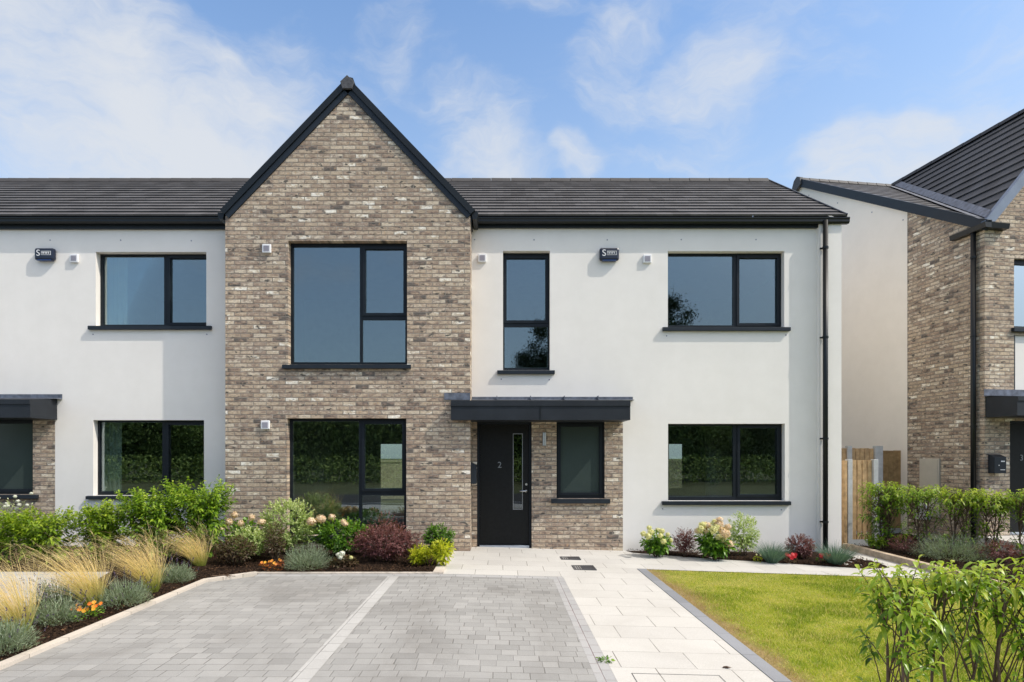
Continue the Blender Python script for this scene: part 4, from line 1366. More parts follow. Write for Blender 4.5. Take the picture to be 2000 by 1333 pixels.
ridge_caps(h3, rf3, (-0.08, RY3, RZ3 + 0.01), (hg, RY3, RZ3 + 0.01), 10, local=True, w=0.13, h=0.07)
ridge_caps(h3, None, (hg, -0.1, RZ3 + 0.04), (hg, RY3, RZ3 + 0.04), 12, local=True, w=0.12, h=0.08, mat='roof_tile_shaded')
# side verge board
m = MB()
nn = Vector((0, -main3.z, main3.y)).normalized()
e0 = Vector((-0.06, -0.14, Z3E)); e1 = e0 + main3 * 1.005
for xx0, xx1, k0, k1 in ((-0.075, -0.0, -0.16, 0.03),):
    m.add([(xx0, *(e0 + nn * k0).yz), (xx0, *(e1 + nn * k0).yz), (xx0, *(e1 + nn * k1).yz), (xx0, *(e0 + nn * k1).yz),
           (xx1, *(e0 + nn * k0).yz), (xx1, *(e1 + nn * k0).yz), (xx1, *(e1 + nn * k1).yz), (xx1, *(e0 + nn * k1).yz)],
          [(0, 1, 2, 3), (4, 7, 6, 5), (0, 3, 7, 4), (1, 5, 6, 2), (3, 2, 6, 7), (0, 4, 5, 1)])
m.build('bargeboard', 'anthracite_lit', h3, local=True) if 'anthracite_lit' in MATS else m.build('bargeboard', 'anthracite', h3, local=True)
m = MB(); m.prism_x([(RY3 - 0.16, RZ3 - 0.18), (RY3 - 0.13, RZ3 + 0.02), (RY3, RZ3 + 0.09), (RY3 + 0.13, RZ3 + 0.02), (RY3 + 0.3, RZ3 - 0.32), (RY3 + 0.16, RZ3 - 0.32)], -0.11, -0.02)
m.build('ridge_end_cap', 'iron', h3, local=True)
# front verge of the gable
plain('verge_blue', (0.16, 0.20, 0.27), 0.45, 0.5, var=0.1)
m = MB()
for sgn in (-1, 1):
    b = (hg - sgn * (hg + 0.06), Z3E + 0.0); a = (hg, RZ3 + 0.03)
    d = Vector((a[0] - b[0], a[1] - b[1])).normalized(); n2 = Vector((-d.y, d.x)) * (1 if sgn > 0 else -1)
    o1 = lambda p, k: (p[0] + n2.x * k, p[1] + n2.y * k)
    m.prism_y([o1(a, 0.04), o1(b, 0.04), o1(b, -0.12), o1(a, -0.12)], -0.10, -0.004)
m.build('verge_trim', 'verge_blue', h3, local=True)
# lead valley between the two slopes: where the planes z = Z3E + a(y+.12) and z = Z3E + .02 + b(x+.05) meet
a3 = main3.z / main3.y; b3 = gab.z / gab.x
def vp(x):
    z = Z3E + 0.02 + b3 * (x + 0.05)
    return Vector((x, (z - Z3E) / a3 - 0.12, z))
p0, p1 = vp(-0.03), vp(hg - 0.12)
m = MB()
up = Vector((0, 0, 0.05))
for k0, k1, lf in ((-0.16, 0.0, 0.045), (0.0, 0.13, 0.065)):
    q = [p0 + Vector((k0, 0, 0)), p1 + Vector((k0, 0, 0)), p1 + Vector((k1, 0, 0)), p0 + Vector((k1, 0, 0))]
    for v_ in q:
        zz = max(Z3E + a3 * (v_.y + 0.12), Z3E + 0.02 + b3 * (v_.x + 0.05))
        v_.z = zz + lf
    m.add(q, [(0, 1, 2, 3)])
m.build('valley_gutter', 'lead', h3, rf3, local=True)
# corner gutter and downpipe
m = MB()
zg = Z3E - 0.01
m.prism_y([(-0.14, zg), (-0.12, zg - 0.09), (0.0, zg - 0.09), (0.0, zg)], -0.14, 0.62)
m.prism_x([(-0.14, zg), (-0.12, zg - 0.09), (0.0, zg - 0.09), (0.0, zg)], -0.002, 0.40)
m.build('gutter', 'black_upvc', h3, local=True)
yd3 = ray3(1901, 600, 'side', -0.07)[1]
m = MB(); m.tube([(-0.07, yd3, zg - 0.05), (-0.07, yd3, -0.2)], 0.045, 14)
pp = m.build('downpipe', 'black_upvc', h3, smooth=True, local=True)
for z in (0.4, 2.2, 3.9, 5.4):
    m = MB(); m.tube([(-0.07, yd3, z - .018), (-0.07, yd3, z + .018)], 0.053, 14); m.build('pipe_bracket', 'black_upvc', h3, pp, local=True)
for py in (379, 398, 420):
    p = {379: (1580, 382), 398: (1636, 397), 420: (1703, 415)}[py]
    q = ray3(*p, 'side', -0.005)
    m = MB(); m.tube([(-0.012, q[1], q[2]), (0.0, q[1], q[2])], 0.016, 8); m.build('wall_plug', 'grey_plastic', h3, local=True)
q = ray3(1764, 430, 'side', -0.005)
m = MB(); m.tube([(-0.012, q[1], q[2]), (0.0, q[1], q[2])], 0.016, 8); m.build('wall_plug', 'grey_plastic', h3, local=True)


# ------------------------------------------------------------------ things mounted on the walls
def alarm_box(px0, px1, py0, py1, Y, label):
    x0, x1, z0, z1 = px_rect(px0, px1, py0, py1, Y - 0.09)
    t = Thing('alarm_box', ((x0 + x1) / 2, Y, z0), label, 'alarm box', 'alarm bell boxes under the eaves')
    m = MB(); m.box(x0, x1, Y - 0.09, Y - 0.003, z0, z1)
    c = m.build('casing', 'navy_plastic', t, bevel=0.035)
    w, h = x1 - x0, z1 - z0
    text_mesh('S', h * 0.72, 'emblem', 'white_plastic', t, c, (x0 + w * 0.22, Y - 0.092, z0 + h * 0.55), extrude=0.002)
    m = MB()
    a, b, lo, hi = x0 + w * .36, x0 + w * .86, z0 + h * .40, z0 + h * .72
    e = 0.006
    for bx in ((a, b, lo, lo + e), (a, b, hi - e, hi), (b - e, b, lo + e, hi - e)):
        m.box(bx[0], bx[1], Y - 0.0945, Y - 0.089, bx[2], bx[3])
    # lettering too small to read in the photograph: a row of letter-sized strokes
    k = 6; step = (b - a - 0.03) / k
    for i in range(k):
        xx = a + 0.006 + i * step
        m.box(xx, xx + step * .28, Y - 0.0945, Y - 0.089, lo + .022, hi - .014)
        if i % 2 == 0:
            m.box(xx + step * .28, xx + step * .7, Y - 0.0945, Y - 0.089, hi - .022, hi - .014)
        else:
            m.box(xx + step * .5, xx + step * .75, Y - 0.0945, Y - 0.089, lo + .022, hi - .014)
    m.build('lettering', 'white_plastic', t, c)
    m = MB(); m.box(x0 + w * .15, x1 - w * .15, Y - 0.085, Y - 0.01, z0 - 0.004, z0 + 0.01)
    m.build('strobe_lens', 'blue_lens', t, c)


plain('blue_lens', (0.01, 0.04, 0.16), 0.2, 0.5, var=0.1)
alarm_box(66, 104.5, 484, 508, YR, 'navy alarm bell box on the left house near its air vent')
alarm_box(1171.5, 1209.8, 483.5, 508.5, YR, 'navy alarm bell box between the narrow window and the wide upper window')

# letter boxes
x0, x1, z0, z1 = -0.525, -0.428, xz(0, 945, 10.7)[1], xz(0, 903, 10.7)[1]
t = Thing('letter_box', (XBR, 10.7, z0), 'dark grey letter box seen edge on, fixed to the brick return left of door 2', 'letter box')
mb = MB(); mb.prism_y([(XBR + 0.002, z0), (XBR + 0.10, z0), (XBR + 0.10, z1 - 0.05), (XBR + 0.002, z1)], 10.58, 10.86)
lb = mb.build('box_body', 'anthracite', t, bevel=0.005)
mb = MB(); mb.prism_y([(XBR + 0.100, z1 - 0.115), (XBR + 0.106, z1 - 0.115), (XBR + 0.106, z1 - 0.085), (XBR + 0.100, z1 - 0.085)], 10.62, 10.82)
mb.build('slot_flap', 'steel', t, lb)

a = ray3(1941.5, 925, 'front', -0.12); b = ray3(1964.5, 893, 'front', -0.12)
t = Thing('letter_box', h3.loc, 'dark grey letter box on the brick beside door 3', 'letter box', rotz=TH)
mb = MB(); mb.prism_x([(-0.13, a[2]), (-0.002, a[2]), (-0.002, b[2] + 0.05), (-0.13, b[2])], a[0], b[0])
lb = mb.build('box_body', 'anthracite', t, bevel=0.004, local=True)
w = b[0] - a[0]; h = b[2] - a[2]
for (u0, u1, v0, v1, nm) in ((.55, .85, .70, .77, 'name_plate'), (.5, .88, .2, .24, 'name_plate'), (.33, .4, .46, .52, 'lock')):
    m = MB(); m.box(a[0] + w * u0, a[0] + w * u1, -0.136, -0.1295, a[2] + h * v0, a[2] + h * v1); m.build(nm, 'white_plastic', t, lb, local=True)

# wall lamp
x, z = xz(1063, 858, YR - 0.08)
t = Thing('wall_lamp', (x, YR, z), 'small steel cylinder lamp on the porch brick between door 2 and frosted window', 'wall lamp')
mb = MB(); mb.tube([(x, YR - 0.085, z - .115), (x, YR - 0.085, z + .115)], 0.036, 18); cy = mb.build('lamp_tube', 'steel', t)
mb = MB(); mb.tube([(x, YR - 0.085, z - .119), (x, YR - 0.085, z - .1145)], 0.03, 16); mb.build('lens', 'grey_plastic', t, cy)
mb = MB(); mb.box(x - .028, x + .028, YR - 0.05, YR - 0.006, z - .04, z + .04); mb.build('bracket', 'steel', t, bevel=0.004)

# meter cabinet on the side wall of the right house
a = ray3(1798, 1005, 'side', -0.06); b = ray3(1836, 896, 'side', -0.06)
t = Thing('meter_cabinet', h3.loc, 'cream meter cabinet on the brick side wall of the right house', 'meter cabinet', rotz=TH)
ya, yb = ray3(1798, 900, 'side', -0.02)[1], ray3(1836, 900, 'side', -0.02)[1]
mb = MB(); mb.box(-0.05, -0.003, yb, ya, a[2] - 0.02, b[2]); cab = mb.build('cabinet_body', 'cream_box', t, bevel=0.006, local=True)
mb = MB(); mb.box(-0.062, -0.0505, yb + 0.03, ya - 0.02, a[2] + 0.02, b[2] - 0.03); mb.build('cabinet_door', 'cream_box', t, cab, bevel=0.004, local=True)
yc, yd = ray3(1797, 990, 'side', -0.02)[1], ray3(1817, 990, 'side', -0.02)[1]
t = Thing('meter_cabinet', h3.loc, 'low white meter box behind the hedge, under the cream cabinet', 'meter cabinet', rotz=TH)
mb = MB(); mb.box(-0.14, -0.003, yd, yc, 0.32, 0.66); bb = mb.build('cabinet_body', 'white_plastic', t, bevel=0.01, local=True)
mb = MB(); mb.box(-0.147, -0.1405, yd + .03, yc - .03, 0.36, 0.62); mb.build('cabinet_door', 'white_plastic', t, bb, local=True)

# ------------------------------------------------------------------ fences between the houses
def board_fence(name, x0, x1, Y, z0, z1, nb, gap, label, mat, posts=(), posth=0.0, rails=True, gravel=True, timber_post=None):
    t = Thing(name, ((x0 + x1) / 2, Y, z0), label, 'fence', 'timber fences between the houses')
    m = MB()
    w = (x1 - x0) / nb
    for i in range(nb):
        m.box(x0 + i * w + gap / 2, x0 + (i + 1) * w - gap / 2, Y - 0.012 + random.uniform(-.002, .002), Y + 0.01, z0 + 0.16, z1 + random.uniform(-.006, .006))
    m.build('board_panel', mat, t, bevel=0.002)
    m = MB()
    for z in (z0 + 0.35, (z0 + z1) / 2, z1 - 0.14):
        m.box(x0, x1, Y + 0.0105, Y + 0.05, z, z + 0.07)
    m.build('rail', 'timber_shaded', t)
    if gravel:
        m = MB(); m.box(x0, x1, Y - 0.02, Y + 0.03, z0, z0 + 0.155); m.build('gravel_board', 'concrete', t)
    for px0, px1 in posts:
        m = MB(); m.box(px0, px1, Y - 0.05, Y + 0.05, z0 - 0.1, z1 + posth); m.build('post', 'concrete', t, bevel=0.006)
    if timber_post:
        m = MB(); m.box(timber_post[0], timber_post[1], Y - 0.05, Y + 0.05, z0 - 0.1, timber_post[2]); m.build('timber_post', 'timber', t, bevel=0.004)
    return t


YA = 11.55
fx = lambda p, Y: (p - CX) / F * Y
board_fence('fence', fx(1663, YA), fx(1703, YA), YA, -0.1, xz(0, 899.5, YA)[1], 4, 0.022, 'low slatted timber gate panel with pale concrete posts beside the white house corner', 'timber',
            [(fx(1653.5, YA), fx(1662.5, YA)), (fx(1703.5, YA), fx(1712.5, YA))], 0.02, timber_post=(fx(1646.5, YA), fx(1652, YA), xz(0, 900, YA)[1]))
YBf = 12.85
board_fence('fence', fx(1625, YBf), fx(1706, YBf), YBf, -0.1, xz(0, 876, YBf)[1], 9, 0.012, 'taller honey coloured board fence rising behind the slatted gate panel', 'timber',
            [(fx(1707, YBf), fx(1722, YBf)), (fx(1653, YBf), fx(1662, YBf))], 0.05)
YCf = 13.35
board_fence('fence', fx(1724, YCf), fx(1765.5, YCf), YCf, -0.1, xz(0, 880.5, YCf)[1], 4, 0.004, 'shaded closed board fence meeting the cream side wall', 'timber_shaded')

# sleeper edging of the right hand bed
t = Thing('sleeper_edging', (6.48, 10.0, -0.1), 'weathered timber sleepers edging the raised bed by the gate', 'edging')
ys_ = [13.0, 11.35, 10.5, 9.1, 7.9]
for i in range(1, 4):
    m = MB(); m.box(6.43, 6.545, ys_[i + 1] + 0.006, ys_[i], -0.16, 0.0 + random.uniform(-.004, .004)); m.build('sleeper', 'sleeper_timber', t, bevel=0.008)
m = MB(); m.box(6.43, 6.545, 11.36, 11.46, -0.16, -0.005); m.build('sleeper', 'sleeper_timber', t, bevel=0.008)

# drain covers, weed, fallen leaf on the path
def drain(p0, p1, p2, p3, label):
    a, b, c, d = [gp(*p) for p in (p0, p1, p2, p3)]
    x0, x1, y0, y1 = min(a[0], d[0]), max(b[0], c[0]), min(c[1], d[1]), max(a[1], b[1])
    x0, x1 = (a[0] + d[0]) / 2, (b[0] + c[0]) / 2
    y0, y1 = (c[1] + d[1]) / 2, (a[1] + b[1]) / 2
    z = gz((x0 + x1) / 2)
    t = Thing('drain_cover', ((x0 + x1) / 2, (y0 + y1) / 2, z), label, 'drain cover', 'drain covers in the slab path')
    m = MB(); e = 0.015
    for bx in ((x0, x1, y0, y0 + e), (x0, x1, y1 - e, y1), (x0, x0 + e, y0 + e, y1 - e), (x1 - e, x1, y0 + e, y1 - e)):
        m.box(bx[0], bx[1], bx[2], bx[3], z - 0.01, z + 0.012)
    m.build('rim', 'iron', t)
    m = MB(); n = 9
    m.box(x0 + e, x1 - e, y0 + e, y1 - e, z - 0.02, z + 0.003)
    for i in range(n):
        xx = x0 + e + (x1 - x0 - 2 * e) * (i + .25) / n
        m.box(xx, xx + (x1 - x0) / n * 0.5, y0 + e, y1 - e, z, z + 0.010)
    m.build('grating', 'iron', t)


drain((1094, 1088.7), (1131, 1088.7), (1134, 1094.3), (1096, 1094.3), 'smaller dark drain cover nearer the porch window')
drain((1117, 1105.8), (1158, 1105.8), (1165, 1114.4), (1121, 1114.4), 'larger dark drain cover further from the porch window')
# recessed manhole outline near the bottom of the path
a, b = gp(1233, 1316), gp(1401, 1316.5)
t = Thing('manhole_cover', ((a[0] + b[0]) / 2, a[1] - 0.3, gz(1.4)), 'slab filled manhole cover with thin steel rim in the cream path', 'manhole cover')
m = MB(); e = 0.006; y1, y0 = a[1], a[1] - 0.6; zz = gz(a[0]); z2 = gz(b[0])
m.add([(a[0], y1, zz + .004), (b[0], y1, z2 + .004), (b[0], y1 - e, z2 + .004), (a[0], y1 - e, zz + .004)], [(3, 2, 1, 0)])
m.add([(a[0], y1 - e, zz + .004), (a[0] + e, y1 - e, zz + .004), (a[0] + e, y0, zz + .004), (a[0], y0, zz + .004)], [(3, 2, 1, 0)])
m.add([(b[0] - e, y1 - e, z2 + .004), (b[0], y1 - e, z2 + .004), (b[0], y0, z2 + .004), (b[0] - e, y0, z2 + .004)], [(3, 2, 1, 0)])
m.build('rim', 'iron', t)

# ------------------------------------------------------------------ plants
def rnd_dirs(n, up=0.3, spread=1.0):
    v = rng.normal(0, 1, (n, 3)) * spread
    v[:, 2] += up
    return unit(v)


def shrub(name, base, size, nshoot, nleaf, Ln, Wd, mat, label, cat='shrub', group=None, droop=0.3, open_=0.0, stems=5, stem_r=0.008, simple=False,
          flowers=None, shell=0.55, zmin=0.08, flat_top=False, stem_mat='bark', tint_pow=1.0, up=0.35, light_top=0.35):
    """rounded leafy shrub: shoots through an ellipsoid, each with a tuft of leaves. size = (rx, ry, height)"""
    bx, by, bz = base
    rx, ry, h = size
    t = Thing(name, base, label, cat, group)
    d = rng.normal(0, 1, (nshoot, 3)); d = unit(d)
    rad = rng.uniform(shell, 1.0, nshoot) ** 0.7
    if flat_top:
        c = rng.uniform(-1, 1, (nshoot, 3)); c[:, 0] *= 1; 
        p = np.stack([c[:, 0] * rx, c[:, 1] * ry, h * (zmin + (1 - zmin) * (rng.uniform(0, 1, nshoot) ** 0.62))], 1)
        lump = (0.07 * np.sin(p[:, 0] * 9 + bx * 3) + 0.05 * np.sin(p[:, 0] * 23 + p[:, 1] * 11)) * h + rng.normal(0, .035, nshoot) * h
        p[:, 2] += np.where(p[:, 2] > 0.6 * h, lump, 0)
        d = unit(np.stack([p[:, 0] / rx * 0.7, p[:, 1] / ry * 0.7, (p[:, 2] / h - 0.45) * 1.4], 1))
    else:
        p = d * rad[:, None] * np.array([rx, ry, h * 0.5 * (1 - zmin)])
        p[:, 2] += h * (0.5 + 0.5 * zmin)
        lump = 1 + 0.12 * np.sin(d[:, 0] * 5 + bx * 7) * np.cos(d[:, 1] * 4 + by)
        p[:, :2] *= lump[:, None]
    if open_:
        k = rng.uniform(0, 1, nshoot) > open_ * (1 - p[:, 2] / h)
        p, d = p[k], d[k]
    S = p + np.array(base)
    n = len(S)
    axis = unit(d + np.array([0, 0, up]) + rng.normal(0, .3, (n, 3)))
    rep = np.repeat(np.arange(n), nleaf)
    m = len(rep)
    along = np.tile(np.linspace(0, 1, nleaf), n)
    sl = Ln * 2.0
    P = S[rep] - axis[rep] * (sl * (1 - along))[:, None]
    out = unit(np.cross(axis[rep], rng.normal(0, 1, (m, 3))))
    D = unit(out * (0.95 - 0.4 * along)[:, None] + axis[rep] * (0.45 + 0.6 * along)[:, None] + np.array([0, 0, 0.05]))
    Nn = unit(axis[rep] + np.array([0, 0, 0.5]) + rng.normal(0, .2, (m, 3)))
    LL = Ln * rng.uniform(.65, 1.15, m); WW = Wd * rng.uniform(.75, 1.15, m)
    hh = np.clip((P[:, 2] - bz) / h, 0, 1)
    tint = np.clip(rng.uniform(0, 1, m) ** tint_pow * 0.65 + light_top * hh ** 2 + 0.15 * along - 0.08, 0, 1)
    V, Fq, T = leaves(P, D, Nn, LL, WW, droop * LL, tint=tint, simple=simple)
    np_obj('foliage', V, Fq, mat, root=t, tint=T)
    mb = MB()
    for i in range(stems):
        e = S[rng.integers(0, n)]
        b0 = Vector((bx + random.uniform(-.12, .12) * rx, by + random.uniform(-.12, .12) * ry, bz - 0.01))
        e = Vector(e); mid = b0.lerp(e, 0.5) + Vector((random.uniform(-.03, .03), random.uniform(-.03, .03), 0.06 * h))
        mb.tube([b0, b0.lerp(mid, .5), mid, mid.lerp(e, .5), e], [stem_r, stem_r * .9, stem_r * .7, stem_r * .5, stem_r * .25], 5)
    if stems:
        mb.build('stem', stem_mat, t, smooth=True)
    if flowers:
        for (fx_, fy_, fz_, fr_, fm_) in flowers:
            flower_head(t, (bx + fx_, by + fy_, bz + fz_), fr_, fm_)
    return t


def flower_head(t, c, r, mat, n=150, name='flower_head', petal=0.32):
    d = unit(rng.normal(0, 1, (n, 3)) + np.array([0, 0, .15]))
    sq = np.array([random.uniform(.85, 1.15), 1, random.uniform(.75, 1.05)])
    P = np.array(c) + d * r * rng.uniform(.72, 1.08, n)[:, None] * sq
    ax = unit(np.cross(d, rng.normal(0, 1, (n, 3))))
    Lp = r * petal * rng.uniform(.8, 1.25, n)
    V, Fq, T = leaves(P - ax * (Lp / 2)[:, None], ax, d, Lp, Lp * 0.9, np.zeros(n), simple=True)
    # dense core so that the head is not see-through
    n2 = 60
    d2 = unit(rng.normal(0, 1, (n2, 3)))
    P2 = np.array(c) + d2 * r * 0.62
    ax2 = unit(np.cross(d2, rng.normal(0, 1, (n2, 3))))
    V2, F2, T2 = leaves(P2 - ax2 * r * 0.3, ax2, d2, np.full(n2, r * .6), np.full(n2, r * .55), np.zeros(n2), simple=True)
    V, Fs, T = merge([(V, Fq, T), (V2, F2, T2)])
    np_obj(name, V, Fs, mat, root=t, tint=T)


def grass_tuft(name, base, h, n, lean, spread, mat, label, width=0.004, group=None, cat='ornamental grass', segs=6, bend=0.5, base_r=0.05, wisps=0, messy=0.0):
    t = Thing(name, base, label, cat, group)
    a = rng.uniform(0, 2 * np.pi, n)
    rr = np.sqrt(rng.uniform(0, 1, n))
    P = np.array(base) + np.stack([np.cos(a) * base_r * rr, np.sin(a) * base_r * rr, np.full(n, -0.01)], 1)
    D = unit(np.stack([np.cos(a) * spread * rr + lean[0] * .35, np.sin(a) * spread * rr + lean[1] * .35, np.ones(n)], 1))
    D = unit(D + rng.normal(0, 1, (n, 3)) * messy * np.array([1, 1, .2]))
    Ln = h * rng.uniform(.42, 1.12, n)
    bd = np.stack([lean[0] * rng.uniform(.1, 1.9, n) + np.cos(a) * bend * .4 * rr, lean[1] * rng.uniform(.5, 1.4, n) + np.sin(a) * bend * .4 * rr, -bend * rng.uniform(.1, .6, n)], 1) * Ln[:, None]
    V, Fq, T = blades(P, D, Ln, width * rng.uniform(.6, 1.3, n), bd, segs)
    np_obj('blades', V, Fq, mat, root=t, tint=T)
    if wisps:
        k = rng.choice(n, wisps)
        tt = rng.uniform(.7, 1.0, wisps)
        C = P[k] + D[k] * (Ln[k] * tt)[:, None] + bd[k] * (tt ** 2)[:, None]
        D2 = unit(D[k] * .5 + bd[k] / Ln[k][:, None] * 1.2 + rng.normal(0, .12, (wisps, 3)))
        V, Fq, T = blades(C, D2, rng.uniform(.08, .24, wisps), np.full(wisps, width * .8), rng.normal(0, .03, (wisps, 3)) + np.array([lean[0] * .16, 0, -.05]), 4)
        T[:, 1] = 1.0
        np_obj('seed_plumes', V, Fq, mat, root=t, tint=T)
    return t


def lavender(base, r, h, label, n=900, spikes=40, spike_h=0.16, lean=0.0, group='lavender bushes in the planting beds'):
    t = Thing('lavender_bush', base, label, 'lavender', group)
    a = rng.uniform(0, 2 * np.pi, n); q = np.sqrt(rng.uniform(0, 1, n))
    el = np.arccos(np.clip(rng.uniform(0, 1, n), 0, 1)) * 1.0
    d = np.stack([np.cos(a) * np.sin(el) * 1.0, np.sin(a) * np.sin(el), np.cos(el) * .9 + .12], 1)
    P0 = np.array(base) + np.stack([np.cos(a) * r * .25 * q, np.sin(a) * r * .25 * q, np.full(n, .0)], 1)
    start = rng.uniform(.35, .85, n)
    sc = np.array([r, r, h])
    P = P0 + d * sc * start[:, None]
    D = unit(d * sc + np.array([0, 0, .08]) + rng.normal(0, .06, (n, 3)))
    V, Fq, T = blades(P, D, rng.uniform(.05, .12, n), rng.uniform(.004, .008, n), rng.normal(0, .015, (n, 3)), 2)
    # foliage along the shoots
    m = n * 2
    k = rng.integers(0, n, m); s2 = rng.uniform(.25, 1.0, m)
    Pl = P0[k] + d[k] * sc * (s2)[:, None]
    Dl = unit(D[k] * .8 + rng.normal(0, .6, (m, 3)))
    lv = leaves(Pl, Dl, rnd_dirs(m, .6), rng.uniform(.02, .045, m), rng.uniform(.004, .007, m), np.zeros(m), simple=True)
    V, Fs, T = merge([(V, Fq, T), lv])
    np_obj('foliage', V, Fs, 'lavender_leaf', root=t, tint=T)
    if spikes:
        k = rng.choice(n, spikes, replace=False)
        dd = unit(d[k] * np.array([.7, .7, 1]) + np.array([lean, 0, .5]))
        P1 = P[k] + D[k] * .04
        st = blades(P1, dd, np.full(spikes, spike_h), np.full(spikes, .0022), rng.normal(0, .012, (spikes, 3)), 2)
        hd = P1 + dd * spike_h
        rep = np.repeat(np.arange(spikes), 12); mm = len(rep)
        Ph = hd[rep] - dd[rep] * rng.uniform(0, .045, mm)[:, None]
        lv = leaves(Ph, unit(rng.normal(0, 1, (mm, 3)) + dd[rep] * 1.2), rnd_dirs(mm), rng.uniform(.009, .014, mm), rng.uniform(.007, .010, mm), np.zeros(mm), simple=True)
        V, Fs, T = merge([st, lv])
        o = np_obj('flower_stalks', V, Fs, 'lavender_leaf', root=t, tint=T)
        o.data.materials.append(MATS['purple_spike'])
        mi = np.zeros(len(o.data.polygons), dtype=np.int32); mi[len(st[1]):] = 1
        o.data.polygons.foreach_set('material_index', mi)
    return t


def bedding(base, r, n, mat, label, h=0.1, cat='flowers', pr=0.028, leafmat='green_leaf', name='bedding_flower', nl=160):
    """small bedding plant with open five-petalled flowers"""
    t = Thing(name, base, label, cat)
    a = rng.uniform(0, 2 * np.pi, nl); q = np.sqrt(rng.uniform(0, 1, nl))
    P = np.array(base) + np.stack([np.cos(a) * r * q, np.sin(a) * r * q, rng.uniform(0, .75, nl) * h], 1)
    D = unit(np.stack([np.cos(a), np.sin(a), rng.uniform(.1, .9, nl)], 1) + rng.normal(0, .3, (nl, 3)))
    lv = leaves(P, D, rnd_dirs(nl, .8), rng.uniform(.02, .05, nl), rng.uniform(.012, .025, nl), np.full(nl, .008), simple=True)
    np_obj('foliage', lv[0], lv[1], leafmat, root=t, tint=lv[2])
    for i in range(n):
        ang = 2 * math.pi * i / n * 2.4; qq = math.sqrt((i + .5) / n)
        c = np.array([base[0] + math.cos(ang) * r * qq, base[1] + math.sin(ang) * r * qq * .8 - .02, base[2] + h * random.uniform(.8, 1.25)])
        face = unit(np.array([[random.uniform(-.5, .5), -1.0, random.uniform(.1, .9)]]))[0]
        k = 7
        u = unit(np.cross(face, [0, 0, 1.0])[None])[0]; w = np.cross(face, u)
        ang2 = np.arange(k) / k * 2 * np.pi
        Dp = u[None] * np.cos(ang2)[:, None] + w[None] * np.sin(ang2)[:, None] + face[None] * .25
        lv = leaves(np.repeat(c[None], k, 0), unit(Dp), np.repeat(face[None], k, 0), np.full(k, pr), np.full(k, pr * .95), np.zeros(k), tint=np.clip(np.full(k, random.random()) + rng.normal(0, .06, k), 0, 1), simple=True)
        np_obj('flower', lv[0], lv[1], mat, root=t, tint=lv[2])
    return t


def laurel(name, base, h, w, label, nstem=3, nshoot=46, Ln=0.085, Wd=0.030, mat='laurel_leaf', group=None, low=0.45, seed=1, nleaf=15, foot=0.05, stem_r=0.011, depth=None, sprigs=0):
    """cherry-laurel like hedge plant: bare stems that branch, drooping lance leaves in whorls near the top"""
    rs = random.Random(seed)
    bx, by, bz = base
    depth = depth or w
    t = Thing(name, base, label, 'hedge plant', group)
    mb = MB()
    tips, axes = [], []
    forks = []
    for s in range(nstem):
        ang = 2 * math.pi * s / nstem + rs.uniform(-.4, .4)
        b0 = Vector((bx + math.cos(ang) * foot, by + math.sin(ang) * foot, bz - 0.02))
        top = Vector((bx + math.cos(ang) * w * rs.uniform(.2, .62), by + math.sin(ang) * depth * rs.uniform(.2, .6), bz + h * rs.uniform(.80, .95)))
        m1 = b0.lerp(top, .33) + Vector((rs.uniform(-.03, .03), rs.uniform(-.03, .03), 0))
        m2 = b0.lerp(top, .68) + Vector((rs.uniform(-.04, .04), rs.uniform(-.04, .04), 0.02))
        mb.tube([b0, m1, m2, top], [stem_r, stem_r * .85, stem_r * .65, stem_r * .35], 7)
        forks.append((b0, m1, m2, top))
    for i in range(nshoot + sprigs):
        b0, m1, m2, top = rs.choice(forks)
        u = rs.random() ** .55
        src = (m1.lerp(m2, u * 2) if u < .5 else m2.lerp(top, u * 2 - 1))
        zt = bz + h * (low + (1.0 - low) * (rs.random() ** .5)) 
        ang = rs.uniform(0, 2 * math.pi); q = math.sqrt(rs.random())
        tip = Vector((bx + math.cos(ang) * w * q, by + math.sin(ang) * depth * q, zt))
        if i >= nshoot:
            tip.z = bz + h * rs.uniform(.18, low + .1)
        if tip.z < src.z:
            src = b0.lerp(m1, .4 + .6 * rs.random()) if i >= nshoot else m1.lerp(m2, rs.random() * .6)
        mid = src.lerp(tip, .55) + Vector((rs.uniform(-.02, .02), rs.uniform(-.02, .02), .03))
        mb.tube([src, mid, tip], [stem_r * .38, stem_r * .28, stem_r * .16], 5)
        tips.append(tip); axes.append((tip - mid).normalized())
    mb.build('stem', 'bark', t, smooth=True)
    S = np.array(tips); A = unit(np.array(axes) + np.array([0, 0, .45]))
    n = len(S)
    rep = np.repeat(np.arange(n), nleaf); m = len(rep)
    j = np.tile(np.arange(nleaf), n)
    along = j / (nleaf - 1)
    P = S[rep] - A[rep] * (Ln * 1.9 * (1 - along))[:, None]
    ref = unit(np.cross(A[rep], np.array([0.3, 0.2, 1.0])[None] + rng.normal(0, .05, (m, 3))))
    ref2 = np.cross(A[rep], ref)
    phi = j * 2.4 + np.repeat(rng.uniform(0, 6.28, n), nleaf)
    out = ref * np.cos(phi)[:, None] + ref2 * np.sin(phi)[:, None]
    D = unit(out * (1.0 - 0.35 * along)[:, None] + A[rep] * (.25 + .65 * along)[:, None])
    Nn = unit(A[rep] + np.array([0, 0, .7]))
    LL = Ln * rng.uniform(.6, 1.2, m); WW = Wd * rng.uniform(.75, 1.15, m)
    hh = np.clip((P[:, 2] - bz) / h, 0, 1)
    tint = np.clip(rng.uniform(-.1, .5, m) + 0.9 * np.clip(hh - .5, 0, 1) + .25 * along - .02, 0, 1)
    V, Fq, T = leaves(P, D, Nn, LL, WW, LL * rng.uniform(.45, 1.05, m), tint=tint)
    np_obj('foliage', V, Fq, mat, root=t, tint=T, smooth=False)
    return t


